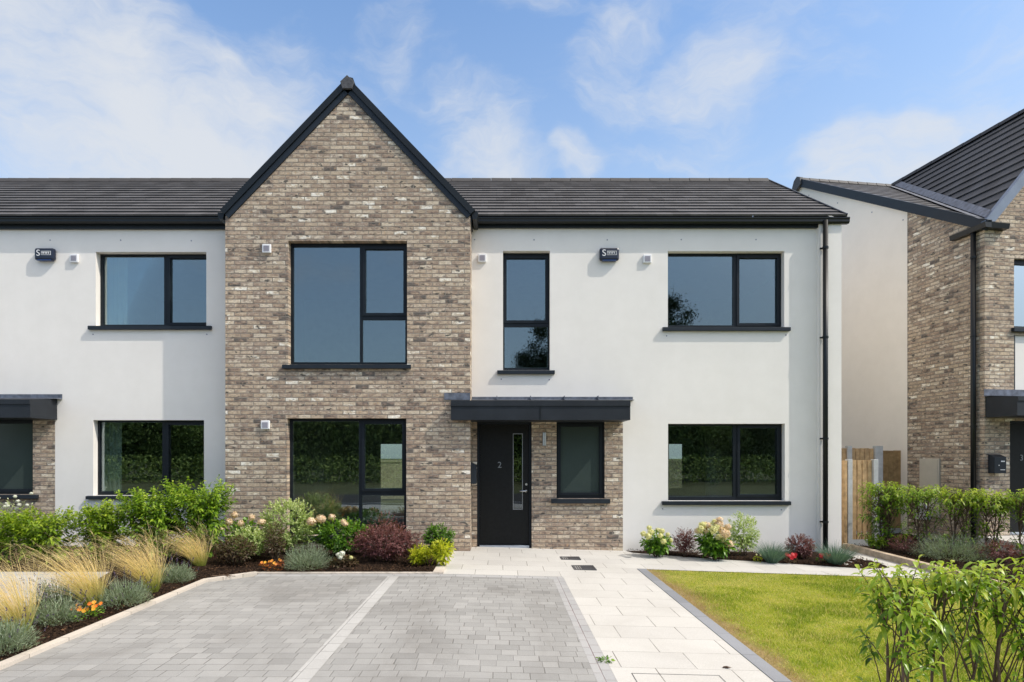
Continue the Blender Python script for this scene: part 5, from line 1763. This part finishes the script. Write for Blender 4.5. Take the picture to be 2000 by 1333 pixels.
def B(px, py, lift=0.0):
    x, y, z = gp(px, py)
    return (x, y, z + lift)


def BY(px, Y, lift=0.0):
    x = (px - CX) / F * Y
    return (x, Y, gz(x) + lift)


# --- foreground hedge at the right edge of the lawn
YH = 3.15
for i, (px, hh, w_, lab, sd) in enumerate((
        (1752, 1.13, 0.17, 'glossy laurel plant at the lawn edge, first and leftmost of the near hedge row', 3),
        (1858, 1.16, 0.17, 'glossy laurel plant in the near hedge row, between its first and last plants', 8),
        (1965, 1.17, 0.18, 'glossy laurel plant in the near hedge row, cut by the edge of the photo', 14))):
    b = BY(px, YH + (0.05 if i == 1 else 0))
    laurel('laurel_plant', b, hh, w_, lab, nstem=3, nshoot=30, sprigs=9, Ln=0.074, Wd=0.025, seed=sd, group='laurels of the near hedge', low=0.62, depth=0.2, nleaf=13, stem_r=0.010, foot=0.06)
b = BY(2075, YH + 0.05)
laurel('laurel_plant', b, 1.17, 0.2, 'glossy laurel plant mostly outside the photo beyond the near hedge row', nstem=3, nshoot=45, seed=21, group='laurels of the near hedge', low=0.5, depth=0.2)

# --- hedge in front of the right hand house
for i, (px, Y, hh, w_, mt, lab, sd) in enumerate((
        (1730, 11.0, 1.20, 0.46, 'hedge_leaf', 'dense dark green hedge plant nearest the slatted gate panel', 31),
        (1802, 10.6, 1.16, 0.44, 'hedge_leaf', 'green hedge plant below the cream meter cabinet', 32),
        (1872, 10.2, 1.13, 0.40, 'hedge_leaf_yellow', 'yellow green hedge plant in front of the black downpipe of the right house', 33),
        (1934, 9.95, 1.12, 0.36, 'hedge_leaf_yellow', 'yellow green hedge plant below the letter box of door 3', 34),
        (2000, 9.7, 1.14, 0.34, 'hedge_leaf', 'dark green hedge plant in front of door 3', 35))):
    b = BY(px, Y); b = (b[0], b[1], -0.03)
    laurel('hedge_plant', b, hh, w_, lab, nstem=4, nshoot=125 if i == 0 else 74, sprigs=34 if i == 0 else 16, Ln=0.08, Wd=0.03, mat=mt, group='hedge before the right hand house', seed=sd, low=0.44 if i == 0 else 0.60, nleaf=11, stem_r=0.013, depth=0.3)

# --- hedge before the left house
HL = 'hedge before the left house'
for (px, Y, hh, rx, hm, lab) in (
        (-28, 9.1, 0.80, 0.46, 'hedge_leaf_yellow', 'leafy yellow green hedge plant at the photo edge below the left porch window'),
        (82, 9.1, 0.76, 0.44, 'hedge_leaf_yellow', 'leafy yellow green hedge plant below the brick pier of the left porch'),
        (199, 9.25, 0.86, 0.27, 'hedge_leaf_yellow', 'smaller loose hedge plant between the two denser parts of the left hedge'),
        (296, 9.35, 1.03, 0.38, 'hedge_leaf', 'tall dense green hedge plant below the lower window of the left house'),
        (388, 9.45, 1.13, 0.44, 'hedge_leaf', 'tallest dense green hedge plant, at the corner of the brick gable')):
    b = BY(px, Y, 0.02)
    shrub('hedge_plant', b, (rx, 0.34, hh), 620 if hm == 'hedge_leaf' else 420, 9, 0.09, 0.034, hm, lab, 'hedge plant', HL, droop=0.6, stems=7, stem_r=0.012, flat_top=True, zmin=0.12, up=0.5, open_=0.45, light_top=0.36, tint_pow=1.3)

# white-flowered spray behind, by the porch of the left house
b = BY(30, 10.1, 0.0)
shrub('flowering_shrub', b, (0.34, 0.25, 0.98), 160, 6, 0.05, 0.016, 'variegated_leaf', 'wispy white flowered shrub in front of the left porch window', 'shrub', droop=0.3, stems=6, simple=True, shell=0.2,
      flowers=[(random.uniform(-.3, .3), random.uniform(-.2, .1), random.uniform(.75, 1.02), .03, 'white_petal') for _ in range(12)])

# --- feather grasses and lavenders along the drive
for (px, py, hh, ln, lab, n) in (
        (40, 1246, 0.66, -0.42, 'straw feather grass at the photo edge, nearest the camera', 620),
        (184, 1192, 0.68, -0.5, 'straw feather grass beside the orange pansies', 700),
        (298, 1160, 0.66, -0.42, 'straw feather grass between the two middle lavenders', 640),
        (392, 1112, 0.56, -0.42, 'greener feather grass at the bend of the drive edging', 560)):
    grass_tuft('feather_grass', B(px, py, 0.03), hh * 1.16, int(n * 0.85), (ln * .78, -0.04), 0.30, 'feather_grass', lab, width=0.0034, group='feather grasses along the drive', base_r=0.06, bend=0.4, wisps=700, messy=0.15, segs=7)
b = B(412, 1098, 0.03)
grass_tuft('feather_grass', b, 0.5, 130, (-0.12, 0), 0.45, 'burgundy_leaf', 'wispy purple tipped grass beside the greener feather grass', width=0.004, base_r=0.06, bend=0.3)
for (px, py, r, h, lab, sp) in (
        (8, 1280, 0.20, 0.26, 'grey green lavender bush cut by the photo edge beside the drive', 40),
        (105, 1224, 0.22, 0.25, 'grey green lavender bush left of the orange pansies', 46),
        (240, 1187, 0.235, 0.27, 'grey green lavender bush between two straw feather grasses', 50),
        (341, 1141, 0.20, 0.23, 'grey green lavender bush under the greener feather grass', 34),
        (601, 1115, 0.30, 0.36, 'large silvery lavender bush in front of the tall brick window', 0)):
    lavender(B(px, py, 0.02), r, h, lab, n=1100 if px > 500 else 800, spikes=sp, spike_h=0.17, lean=-0.25)
b = B(60, 1205, 0.02)
lavender((b[0] - .1, b[1] + .5, b[2]), 0.22, 0.27, 'lavender bush with dull purple spikes behind the leftmost feather grass', n=600, spikes=46, spike_h=0.2)
bedding(B(170, 1214, 0.03), 0.14, 15, 'orange_petal', 'orange and yellow pansies beside the cream drive edging', h=0.11, pr=0.023)

# --- bed below the brick gable
def bed_pt(px, py, Y):
    """foot of a plant of which a point at (px, py) is known to stand at depth Y"""
    return BY(px, Y, 0.03)


def hyd_flowers(lst, base, mat_of):
    out = []
    for (px, py, dy, r) in lst:
        Y = base[1] + dy
        x, y, z = at(px, py, Y)
        out.append((x - base[0], dy, z - base[2], r, mat_of(len(out))))
    return out


b = bed_pt(478, 1080, 9.75)
fl = hyd_flowers([(447, 1020, -.2, .06), (458, 1006, 0, .06), (492, 1011, -.1, .055), (511, 1020, -.2, .06), (432, 1034, -.25, .05), (470, 1022, -.25, .05)], b, lambda i: 'peach_petal')
shrub('hydrangea', b, (0.34, 0.3, 0.62), 110, 6, 0.075, 0.045, 'green_leaf', 'peach flowered hydrangea between the tall hedge and the pale variegated shrub', 'hydrangea', stems=6, flowers=fl)
b = bed_pt(487, 1090, 9.45)
shrub('variegated_shrub', b, (0.33, 0.28, 0.52), 340, 9, 0.04, 0.021, 'variegated_leaf', 'low pale variegated shrub in front of the peach hydrangea', droop=0.2, stems=6, simple=True, group='pale variegated shrubs')
b = bed_pt(562, 1085, 9.85)
shrub('variegated_shrub', b, (0.48, 0.36, 0.95), 640, 10, 0.042, 0.022, 'variegated_leaf', 'tallest pale variegated shrub, in front of the left frame of the brick gable window', droop=0.2, stems=8, simple=True, group='pale variegated shrubs')
b = bed_pt(460, 1103, 9.0)
shrub('bronze_shrub', b, (0.32, 0.24, 0.44), 330, 8, 0.038, 0.018, 'bronze_leaf', 'low dark bronze shrub beside the greener feather grass', stems=8, stem_r=.005, simple=True, group='dark bronze shrubs')
b = bed_pt(536, 1090, 9.35)
shrub('bronze_shrub', b, (0.20, 0.2, 0.62), 230, 7, 0.036, 0.017, 'bronze_leaf', 'upright dark bronze shrub behind the large silvery lavender', stems=8, stem_r=.005, simple=True, shell=0.3, group='dark bronze shrubs')
b = B(531, 1116, 0.02)
bedding(b, 0.16, 9, 'orange_petal', 'orange flowers among rust leaves left of the large silvery lavender', h=0.12, pr=0.022, leafmat='rust_leaf', nl=220)
b = bed_pt(672, 1090, 9.75)
fl = hyd_flowers([(608, 1019, -.1, .085), (627, 1014, 0, .085), (648, 1011, .1, .06), (670, 1019, -.22, .045), (674, 1024, -.3, .05)], b, lambda i: 'peach_petal')
shrub('hydrangea', b, (0.5, 0.36, 0.62), 330, 8, 0.06, 0.03, 'green_leaf', 'bright green shrub with peach flower heads in front of the gable window mullion', 'hydrangea', stems=8, flowers=fl, droop=0.25)
b = bed_pt(752, 1098, 9.15)
shrub('burgundy_shrub', b, (0.56, 0.36, 0.60), 1000, 9, 0.034, 0.016, 'burgundy_leaf', 'widest burgundy shrub, spreading below the right frame of the gable window', stems=26, stem_r=.004, simple=True, shell=0.45, group='burgundy shrubs')
b = bed_pt(752, 1090, 9.55)
shrub('burgundy_shrub', b, (0.36, 0.24, 0.76), 300, 8, 0.03, 0.013, 'burgundy_leaf', 'thin twiggy burgundy shrub rising behind the widest one', stems=26, stem_r=.004, simple=True, shell=0.2, group='burgundy shrubs')
b = B(672, 1115, 0.02)
shrub('bronze_shrub', b, (0.22, 0.15, 0.20), 120, 7, 0.04, 0.03, 'bronze_leaf', 'small bronze leaved plant with white flowers between lavender and burgundy shrub', stems=5, stem_r=.004, simple=True,
      flowers=[(-.06, -.08, .22, .04, 'white_petal'), (.0, -.1, .24, .045, 'white_petal'), (-.02, -.12, .19, .035, 'white_petal'), (.12, -.08, .18, .03, 'cream_petal')])
b = bed_pt(856, 1072, 9.95)
shrub('round_shrub', b, (0.27, 0.25, 0.52), 330, 8, 0.045, 0.02, 'green_leaf', 'rounded dark green shrub against the right edge of the brick gable', stems=7, light_top=0.15, tint_pow=1.4)
for px, py, rx, hh, lab in ((820, 1107, .17, .33, 'left one of the two lime yellow shrubs by the path edging'), (862, 1109, .19, .42, 'right one of the two lime yellow shrubs, in front of the rounded green shrub')):
    b = B(px, py, 0.02)
    shrub('lime_shrub', b, (rx, 0.17, hh), 110, 9, 0.055, 0.020, 'lime_leaf', lab, stems=6, stem_r=.005, droop=0.35, group='lime yellow shrubs by the path')

# --- bed below the right lower window
b = BY(1282, 10.35, 0.01)
fl = hyd_flowers([(1256, 1043, -.1, .055), (1268, 1032, 0, .05), (1271, 1040, -.2, .055), (1293, 1038, -.1, .055), (1290, 1047, -.2, .05), (1304, 1045, 0, .045), (1296, 1058, -.25, .055), (1309, 1056, -.05, .05), (1266, 1048, -.25, .06), (1284, 1036, .1, .045)], b, lambda i: 'cream_petal')
shrub('hydrangea', b, (0.25, 0.23, 0.42), 110, 7, 0.075, 0.042, 'green_leaf', 'smaller lime cream hydrangea nearest the porch brickwork', 'hydrangea', stems=6, flowers=fl, droop=0.35)
b = BY(1337, 10.4, 0.01)
shrub('burgundy_shrub', b, (0.23, 0.2, 0.52), 330, 8, 0.03, 0.014, 'burgundy_leaf', 'small twiggy burgundy shrub between the two cream hydrangeas', stems=16, stem_r=.003, simple=True, shell=0.3, group='burgundy shrubs')
b = BY(1394, 10.15, 0.01)
pts = [(1362, 1037), (1373, 1026), (1369, 1035), (1381, 1027), (1376, 1040), (1395, 1022), (1399, 1030), (1405, 1016), (1404, 1024), (1393, 1036), (1408, 1034), (1412, 1040), (1421, 1030), (1419, 1043), (1417, 1045), (1403, 1050), (1413, 1056), (1424, 1063), (1426, 1068), (1411, 1075)]
fl = hyd_flowers([(p[0], p[1], random.uniform(-.28, .1), random.uniform(.058, .075)) for p in pts], b, lambda i: 'cream_petal' if i in (1, 2, 5, 6, 9, 15, 16, 19) else 'peach_petal')
shrub('hydrangea', b, (0.30, 0.26, 0.54), 130, 7, 0.085, 0.05, 'green_leaf', 'large hydrangea with many cream and peach flower heads below the right window', 'hydrangea', stems=9, flowers=fl, droop=0.4)
b = BY(1450, 10.45, 0.0)
shrub('variegated_shrub', b, (0.32, 0.24, 0.80), 380, 9, 0.038, 0.019, 'variegated_leaf', 'upright pale variegated shrub beside the large cream and peach hydrangea', droop=0.2, stems=10, stem_r=.006, simple=True, shell=0.3, group='pale variegated shrubs')
for px, py, hh, lab in ((1508, 1100, .36, 'blue green fescue tuft below the right end of the window sill'), (1632, 1105, .40, 'blue green fescue tuft at the foot of the black downpipe')):
    grass_tuft('fescue_tuft', B(px, py, 0.01), hh * 1.1, 1300, (0.03, -0.05), 0.75, 'fescue_blade', lab, width=0.0045, group='blue fescue tufts', base_r=0.07, bend=0.45, segs=5)
b = BY(1563, 10.15, 0.0)
shrub('burgundy_shrub', b, (0.27, 0.2, 0.45), 400, 8, 0.034, 0.016, 'burgundy_leaf', 'rounded burgundy shrub between the two blue fescue tufts', stems=14, stem_r=.003, simple=True, shell=0.4, group='burgundy shrubs')
bedding(B(1544, 1102, 0.01), 0.09, 7, 'red_flower', 'smaller clump of red begonias beside the first fescue tuft', h=0.12, pr=0.036, leafmat='bronze_leaf', nl=70)
bedding(B(1609, 1103, 0.01), 0.10, 6, 'red_flower', 'larger clump of red begonias left of the second fescue tuft', h=0.13, pr=0.042, leafmat='green_leaf', nl=60)
bedding(B(1481, 1098, 0.01), 0.07, 3, 'cream_petal', 'small yellowing sprig between the variegated shrub and first fescue', h=0.11, pr=0.02, leafmat='lime_leaf', nl=60)

# --- bed by the right hand house
b = (*BY(1712, 10.9)[:2], -0.02)
shrub('hedge_plant', b, (0.2, 0.18, 0.26), 60, 8, 0.05, 0.024, 'hedge_leaf_yellow', 'small light green sprig at the foot of the slatted gate panel', 'shrub', stems=4, stem_r=.004)
b = (*BY(1765, 10.4)[:2], -0.02)
shrub('burgundy_shrub', b, (0.26, 0.22, 0.32), 200, 8, 0.024, 0.011, 'burgundy_leaf', 'low burgundy shrub beside the timber sleepers', stems=12, stem_r=.003, simple=True, group='burgundy shrubs')
b = (*BY(1860, 9.75)[:2], -0.02)
lavender(b, 0.50, 0.42, 'large grey green lavender bush below the right hand hedge', n=1700, spikes=120, spike_h=0.16)
b = (*BY(1950, 9.45)[:2], -0.02)
shrub('burgundy_shrub', b, (0.32, 0.22, 0.36), 210, 8, 0.034, 0.016, 'burgundy_leaf', 'reddish shrub in shade below the hedge at door 3', stems=10, stem_r=.004, simple=True, group='burgundy shrubs')

# weed tuft and dead leaf on the path
b = B(1181, 1291, 0.0)
bedding(b, 0.06, 0, 'cream_petal', 'tuft of green weed growing at the edge of the drive border', h=0.02, cat='weed', name='weed_tuft', nl=34)
b = B(1410, 1306, 0.006)
lv = leaves(np.array([b, (b[0] + .02, b[1], b[2])]), unit(np.array([[1, .2, .0], [.9, -.3, .1]])), np.array([[0, 0, 1.], [0.2, 0, 1]]), np.array([.075, .06]), np.array([.03, .02]), np.array([0., 0.]))
o = np_obj('dead_leaf', lv[0] - 0, lv[1], 'mulch_chip', tint=lv[2]); tag(o, 'dark dead leaf lying on the cream slab path', 'leaf')
b = B(436, 1130, 0.02)
t = Thing('twig', b, 'dark twig lying on the corner of the drive edging', 'twig')
m = MB(); m.tube([(b[0] - .14, b[1] - .03, b[2] + .015), (b[0], b[1] + .02, b[2] + .02), (b[0] + .17, b[1] - .02, b[2] + .012)], [.008, .007, .004], 6); m.build('branch', 'bark', t)
m = MB(); m.tube([(b[0] + .02, b[1] + .018, b[2] + .02), (b[0] + .12, b[1] - .09, b[2] + .01)], [.005, .003], 6); m.build('side_shoot', 'bark', t)

# ------------------------------------------------------------------ garden fence behind, and what the windows mirror
t = Thing('garden_fence', (1, 23.5, 0), 'pale board fence seen through the house at the end of the back garden', 'fence')
m = MB()
xx = -9.0
while xx < 9:
    m.box(xx, xx + 0.118, 23.5, 23.52, 0.0, 1.42 + random.uniform(-.008, .008)); xx += 0.125
m.build('board_panel', 'pale_board', t) if 'pale_board' in MATS else None
plain('pale_board', (0.55, 0.50, 0.33), 0.9, 0.2, var=0.2)
m.build('board_panel', 'pale_board', t)
m = MB(); m.box(-9, 9, 23.48, 23.54, 1.42, 1.5); m.build('capping', 'pale_board', t)


def treeline():
    """the wood across the road that the windows mirror: many leaf clumps, one mass"""
    parts = []
    xx = -34.0
    while xx < 40:
        h = 6.6 + 1.0 * math.sin(xx * .37) + random.uniform(-.8, .8)
        w = random.uniform(2.2, 3.6)
        y0 = -24 + random.uniform(-3, 3)
        k = 5200
        tvar = random.uniform(-.35, .55)
        d = unit(rng.normal(0, 1, (k, 3))); rr = rng.uniform(.3, 1, k) ** .5
        P = d * rr[:, None] * np.array([w, w * .8, h * .56]) + np.array([xx, y0, h * .52])
        P[:, 0] += .5 * np.sin(P[:, 2] * 1.7 + xx); P[:, 2] = np.maximum(P[:, 2], .1)
        lv = leaves(P, rnd_dirs(k, .1), rnd_dirs(k, .6), rng.uniform(.14, .34, k), rng.uniform(.07, .16, k), rng.uniform(0, .1, k), tint=np.clip(rng.uniform(0, .5, k) + .35 * P[:, 2] / 9 + tvar, 0, 1), simple=True)
        parts.append(lv)
        k = 700
        d = unit(rng.normal(0, 1, (k, 3)))
        P = d * rng.uniform(.1, .8, k)[:, None] * np.array([w, w * .6, h * .5]) + np.array([xx, y0 - .6, h * .48])
        P[:, 2] = np.maximum(P[:, 2], .1)
        parts.append(leaves(P, rnd_dirs(k, 0), rnd_dirs(k, .2), rng.uniform(.7, 1.3, k), rng.uniform(.5, .9, k), np.zeros(k), tint=rng.uniform(0, .25, k), simple=True))
        xx += random.uniform(1.8, 3.0)
    # undergrowth along the verge
    k = 16000
    P = np.stack([rng.uniform(-36, 42, k), -17 + rng.normal(0, 1.2, k), rng.uniform(0, 1.7, k)], 1)
    parts.append(leaves(P, rnd_dirs(k, .3), rnd_dirs(k, .6), rng.uniform(.14, .3, k), rng.uniform(.07, .14, k), rng.uniform(0, .1, k), simple=True))
    V, Fs, T = merge(parts)
    o = np_obj('treeline', V, Fs, 'tree_leaf', tint=T)
    tag(o, 'wood across the road mirrored in the lower windows', 'trees', kind='stuff')


def tall_trees():
    """taller trees standing above the wood; the upper windows mirror their tops"""
    parts = []
    for tx, th, tw, nc in ((3.4, 12.2, 1.1, 26), (2.2, 10.6, .8, 12), (13.1, 14.3, 1.0, 40), (12.3, 13.0, 1.1, 26), (15.2, 12.3, .8, 16)):
        k = nc * 420
        cl = rng.normal(0, 1, (nc, 3)) * np.array([tw * .55, tw * .5, th * .15]) + np.array([tx, -24, th * .68])
        cl[:, 2] = np.minimum(cl[:, 2], th - .4 - .8 * np.abs(cl[:, 0] - tx))
        P = cl[rng.integers(0, nc, k)] + rng.normal(0, .32, (k, 3))
        parts.append(leaves(P, rnd_dirs(k, .1), rnd_dirs(k, .6), rng.uniform(.08, .22, k), rng.uniform(.05, .11, k), rng.uniform(0, .1, k), tint=rng.uniform(0, .8, k), simple=True))
        for c in cl:
            b0 = np.array([[tx, -24, th * .3]]); d0 = c[None] - b0; l0 = np.linalg.norm(d0)
            parts.append(blades(b0, d0 / l0, np.array([l0 * 1.15]), np.array([.10]), rng.normal(0, .25, (1, 3)), 4))
    V, Fs, T = merge(parts)
    o = np_obj('treetops', V, Fs, 'tree_leaf_silhouette', tint=T)
    tag(o, 'dark treetops above the wood, mirrored in the upper windows', 'trees', kind='stuff')


treeline()
tall_trees()

# ------------------------------------------------------------------ camera, sun, sky
cam_d = bpy.data.cameras.new('camera')
cam = bpy.data.objects.new('camera', cam_d)
COL.objects.link(cam)
cam.location = (0, 0, EYE)
cam.rotation_euler = (R(90), 0, 0)
cam_d.sensor_width = 36.0
cam_d.lens = F / 2000 * 36.0
cam_d.shift_x = (1000 - CX) / 2000
cam_d.shift_y = (CY - 666.5) / 2000
cam_d.clip_start = 0.05
cam_d.clip_end = 2000
scene.camera = cam

SKYGAIN = (1.30, 1.55, 1.72)
CLOUD = (5.0, 5.2, 5.5)
SUN_FILL = 2.6
SUN_FILLC = (5.9, 4.9, 3.7)
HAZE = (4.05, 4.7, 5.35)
ZENITH_FILL = (10.2, 8.6, 6.8)

el, az = R(SUN_EL), R(SUN_AZ)
sdir = Vector((math.sin(az) * math.cos(el), math.cos(az) * math.cos(el), math.sin(el)))
sd = bpy.data.lights.new('sun', 'SUN')
sd.energy = 3.6
sd.angle = R(0.53)
sd.color = (1.0, 0.93, 0.83)
so = bpy.data.objects.new('sun', sd)
COL.objects.link(so)
so.rotation_euler = (-sdir).to_track_quat('-Z', 'Y').to_euler()

world = bpy.data.worlds.new('World')
scene.world = world
world.use_nodes = True
nt = world.node_tree
nt.nodes.clear()
out = N(nt, 'ShaderNodeOutputWorld')
bg = N(nt, 'ShaderNodeBackground')
sky = N(nt, 'ShaderNodeTexSky', sky_type='NISHITA')
sky.sun_disc = False
sky.sun_elevation = el
sky.sun_rotation = az
sky.altitude = 50
sky.air_density = 1.0
sky.dust_density = 1.2
sky.ozone_density = 1.0
bg.inputs['Strength'].default_value = 0.15
L(nt, bg.outputs[0], out.inputs[0])
co = N(nt, 'ShaderNodeTexCoord').outputs['Generated']


def dirv(px, py):
    return Vector(((px - CX) / F, 1.0, (CY - py) / F)).normalized()


def vm(op, a, b=None, s=None):
    n = N(nt, 'ShaderNodeVectorMath', operation=op)
    for i, v in enumerate((a, b)):
        if v is None:
            continue
        if isinstance(v, (tuple, Vector)):
            n.inputs[i].default_value = v
        else:
            L(nt, v, n.inputs[i])
    if s is not None:
        n.inputs['Scale'].default_value = s
    return n


# soft cloud banks: broad bumps about world directions added to wind-stretched noise, then a gentle threshold
warp = noise(nt, co, 2.6, 5, 0.6, out=1)
wv = vm('ADD', co, vm('SCALE', vm('SUBTRACT', warp, (0.5, 0.5, 0.5)).outputs[0], s=0.26).outputs[0])
wv = vm('NORMALIZE', wv.outputs[0]).outputs[0]
mask = None
for px, py, rad, wgt in ((80, 190, 15, .24), (330, 300, 15, .28), (560, 320, 10, .20), (60, 40, 9, .12), (220, 60, 7, .14), (540, 120, 6, .20), (950, 300, 6.5, .31), (1225, 140, 5.6, .28), (1395, 172, 4.6, .27), (1410, 110, 4, .14),
                         (1690, 300, 5.5, .34), (1700, 370, 7, .26), (1850, 340, 7, .22), (1560, 60, 7, .10), (1960, 160, 8, .20), (870, 150, 4.5, .17), (800, 70, 4, .12), (740, 170, 4.5, .20), (1130, 340, 2.5, .30), (1050, 10, 4, .15), (1400, -20, 10, .12), (640, 20, 8, -.12), (380, 60, 6, -.14)):
    dt = vm('DOT_PRODUCT', wv, dirv(px, py)).outputs['Value']
    n = N(nt, 'ShaderNodeMapRange', interpolation_type='SMOOTHSTEP')
    L(nt, dt, n.inputs[0])
    n.inputs[1].default_value = math.cos(R(rad)); n.inputs[2].default_value = 1.0
    n.inputs[3].default_value = 0; n.inputs[4].default_value = wgt
    mask = n.outputs[0] if mask is None else math_n(nt, 'ADD', mask, n.outputs[0])
mask = math_n(nt, 'MINIMUM', mask, 0.56)
rot = N(nt, 'ShaderNodeMapping', vector_type='POINT')
rot.inputs['Rotation'].default_value = (0, R(-32), 0)
rot.inputs['Scale'].default_value = (1.0, 1.0, 2.8)
L(nt, wv, rot.inputs['Vector'])
n1 = noise(nt, rot.outputs[0], 3.4, 12, 0.62)
n2 = noise(nt, rot.outputs[0], 10.0, 12, 0.68)
nn_ = math_n(nt, 'ADD', math_n(nt, 'MULTIPLY', n1, 1.25), math_n(nt, 'MULTIPLY', n2, 0.5))
nn_ = math_n(nt, 'SUBTRACT', nn_, 0.375)
nm = N(nt, 'ShaderNodeMapRange', interpolation_type='SMOOTHSTEP'); L(nt, math_n(nt, 'ADD', nn_, mask), nm.inputs[0]); nm.inputs[1].default_value = .47; nm.inputs[2].default_value = 1.20
cl = math_n(nt, 'MULTIPLY', nm.outputs[0], 0.92)
# sun glow added out of view to lift ambient; thin haze towards the horizon
sun_fill = N(nt, 'ShaderNodeMapRange', interpolation_type='SMOOTHSTEP')
L(nt, vm('DOT_PRODUCT', co, sdir).outputs['Value'], sun_fill.inputs[0])
sun_fill.inputs[1].default_value = math.cos(R(56)); sun_fill.inputs[2].default_value = math.cos(R(6)); sun_fill.inputs[3].default_value = 0; sun_fill.inputs[4].default_value = SUN_FILL
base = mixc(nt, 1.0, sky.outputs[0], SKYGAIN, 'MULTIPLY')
base = mixc(nt, sun_fill.outputs[0], base, SUN_FILLC, 'ADD')
cz = sep(nt, co)[2]
hz2 = N(nt, 'ShaderNodeMapRange', interpolation_type='SMOOTHSTEP'); L(nt, cz, hz2.inputs[0])
hz2.inputs[1].default_value = .72; hz2.inputs[2].default_value = .02; hz2.inputs[3].default_value = 0; hz2.inputs[4].default_value = .92
side = N(nt, 'ShaderNodeMapRange'); L(nt, sep(nt, co)[0], side.inputs[0]); side.inputs[1].default_value = -.4; side.inputs[2].default_value = .6; side.inputs[3].default_value = .62; side.inputs[4].default_value = 1.0
base = mixc(nt, math_n(nt, 'MULTIPLY', hz2.outputs[0], side.outputs[0]), base, HAZE)
zen = N(nt, 'ShaderNodeMapRange', interpolation_type='SMOOTHSTEP'); L(nt, cz, zen.inputs[0])  # warm zenith veil added out of view to raise and whiten ambient light
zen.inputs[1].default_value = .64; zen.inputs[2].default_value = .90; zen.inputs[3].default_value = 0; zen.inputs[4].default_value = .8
base = mixc(nt, zen.outputs[0], base, ZENITH_FILL)
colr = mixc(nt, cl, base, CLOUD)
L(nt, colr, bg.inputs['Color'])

scene.view_settings.view_transform = 'Standard'
scene.view_settings.look = 'None'
scene.view_settings.exposure = 0.0
scene.view_settings.gamma = 1.0
scene.cycles.max_bounces = 8
scene.cycles.transparent_max_bounces = 12
scene.cycles.use_denoising = True
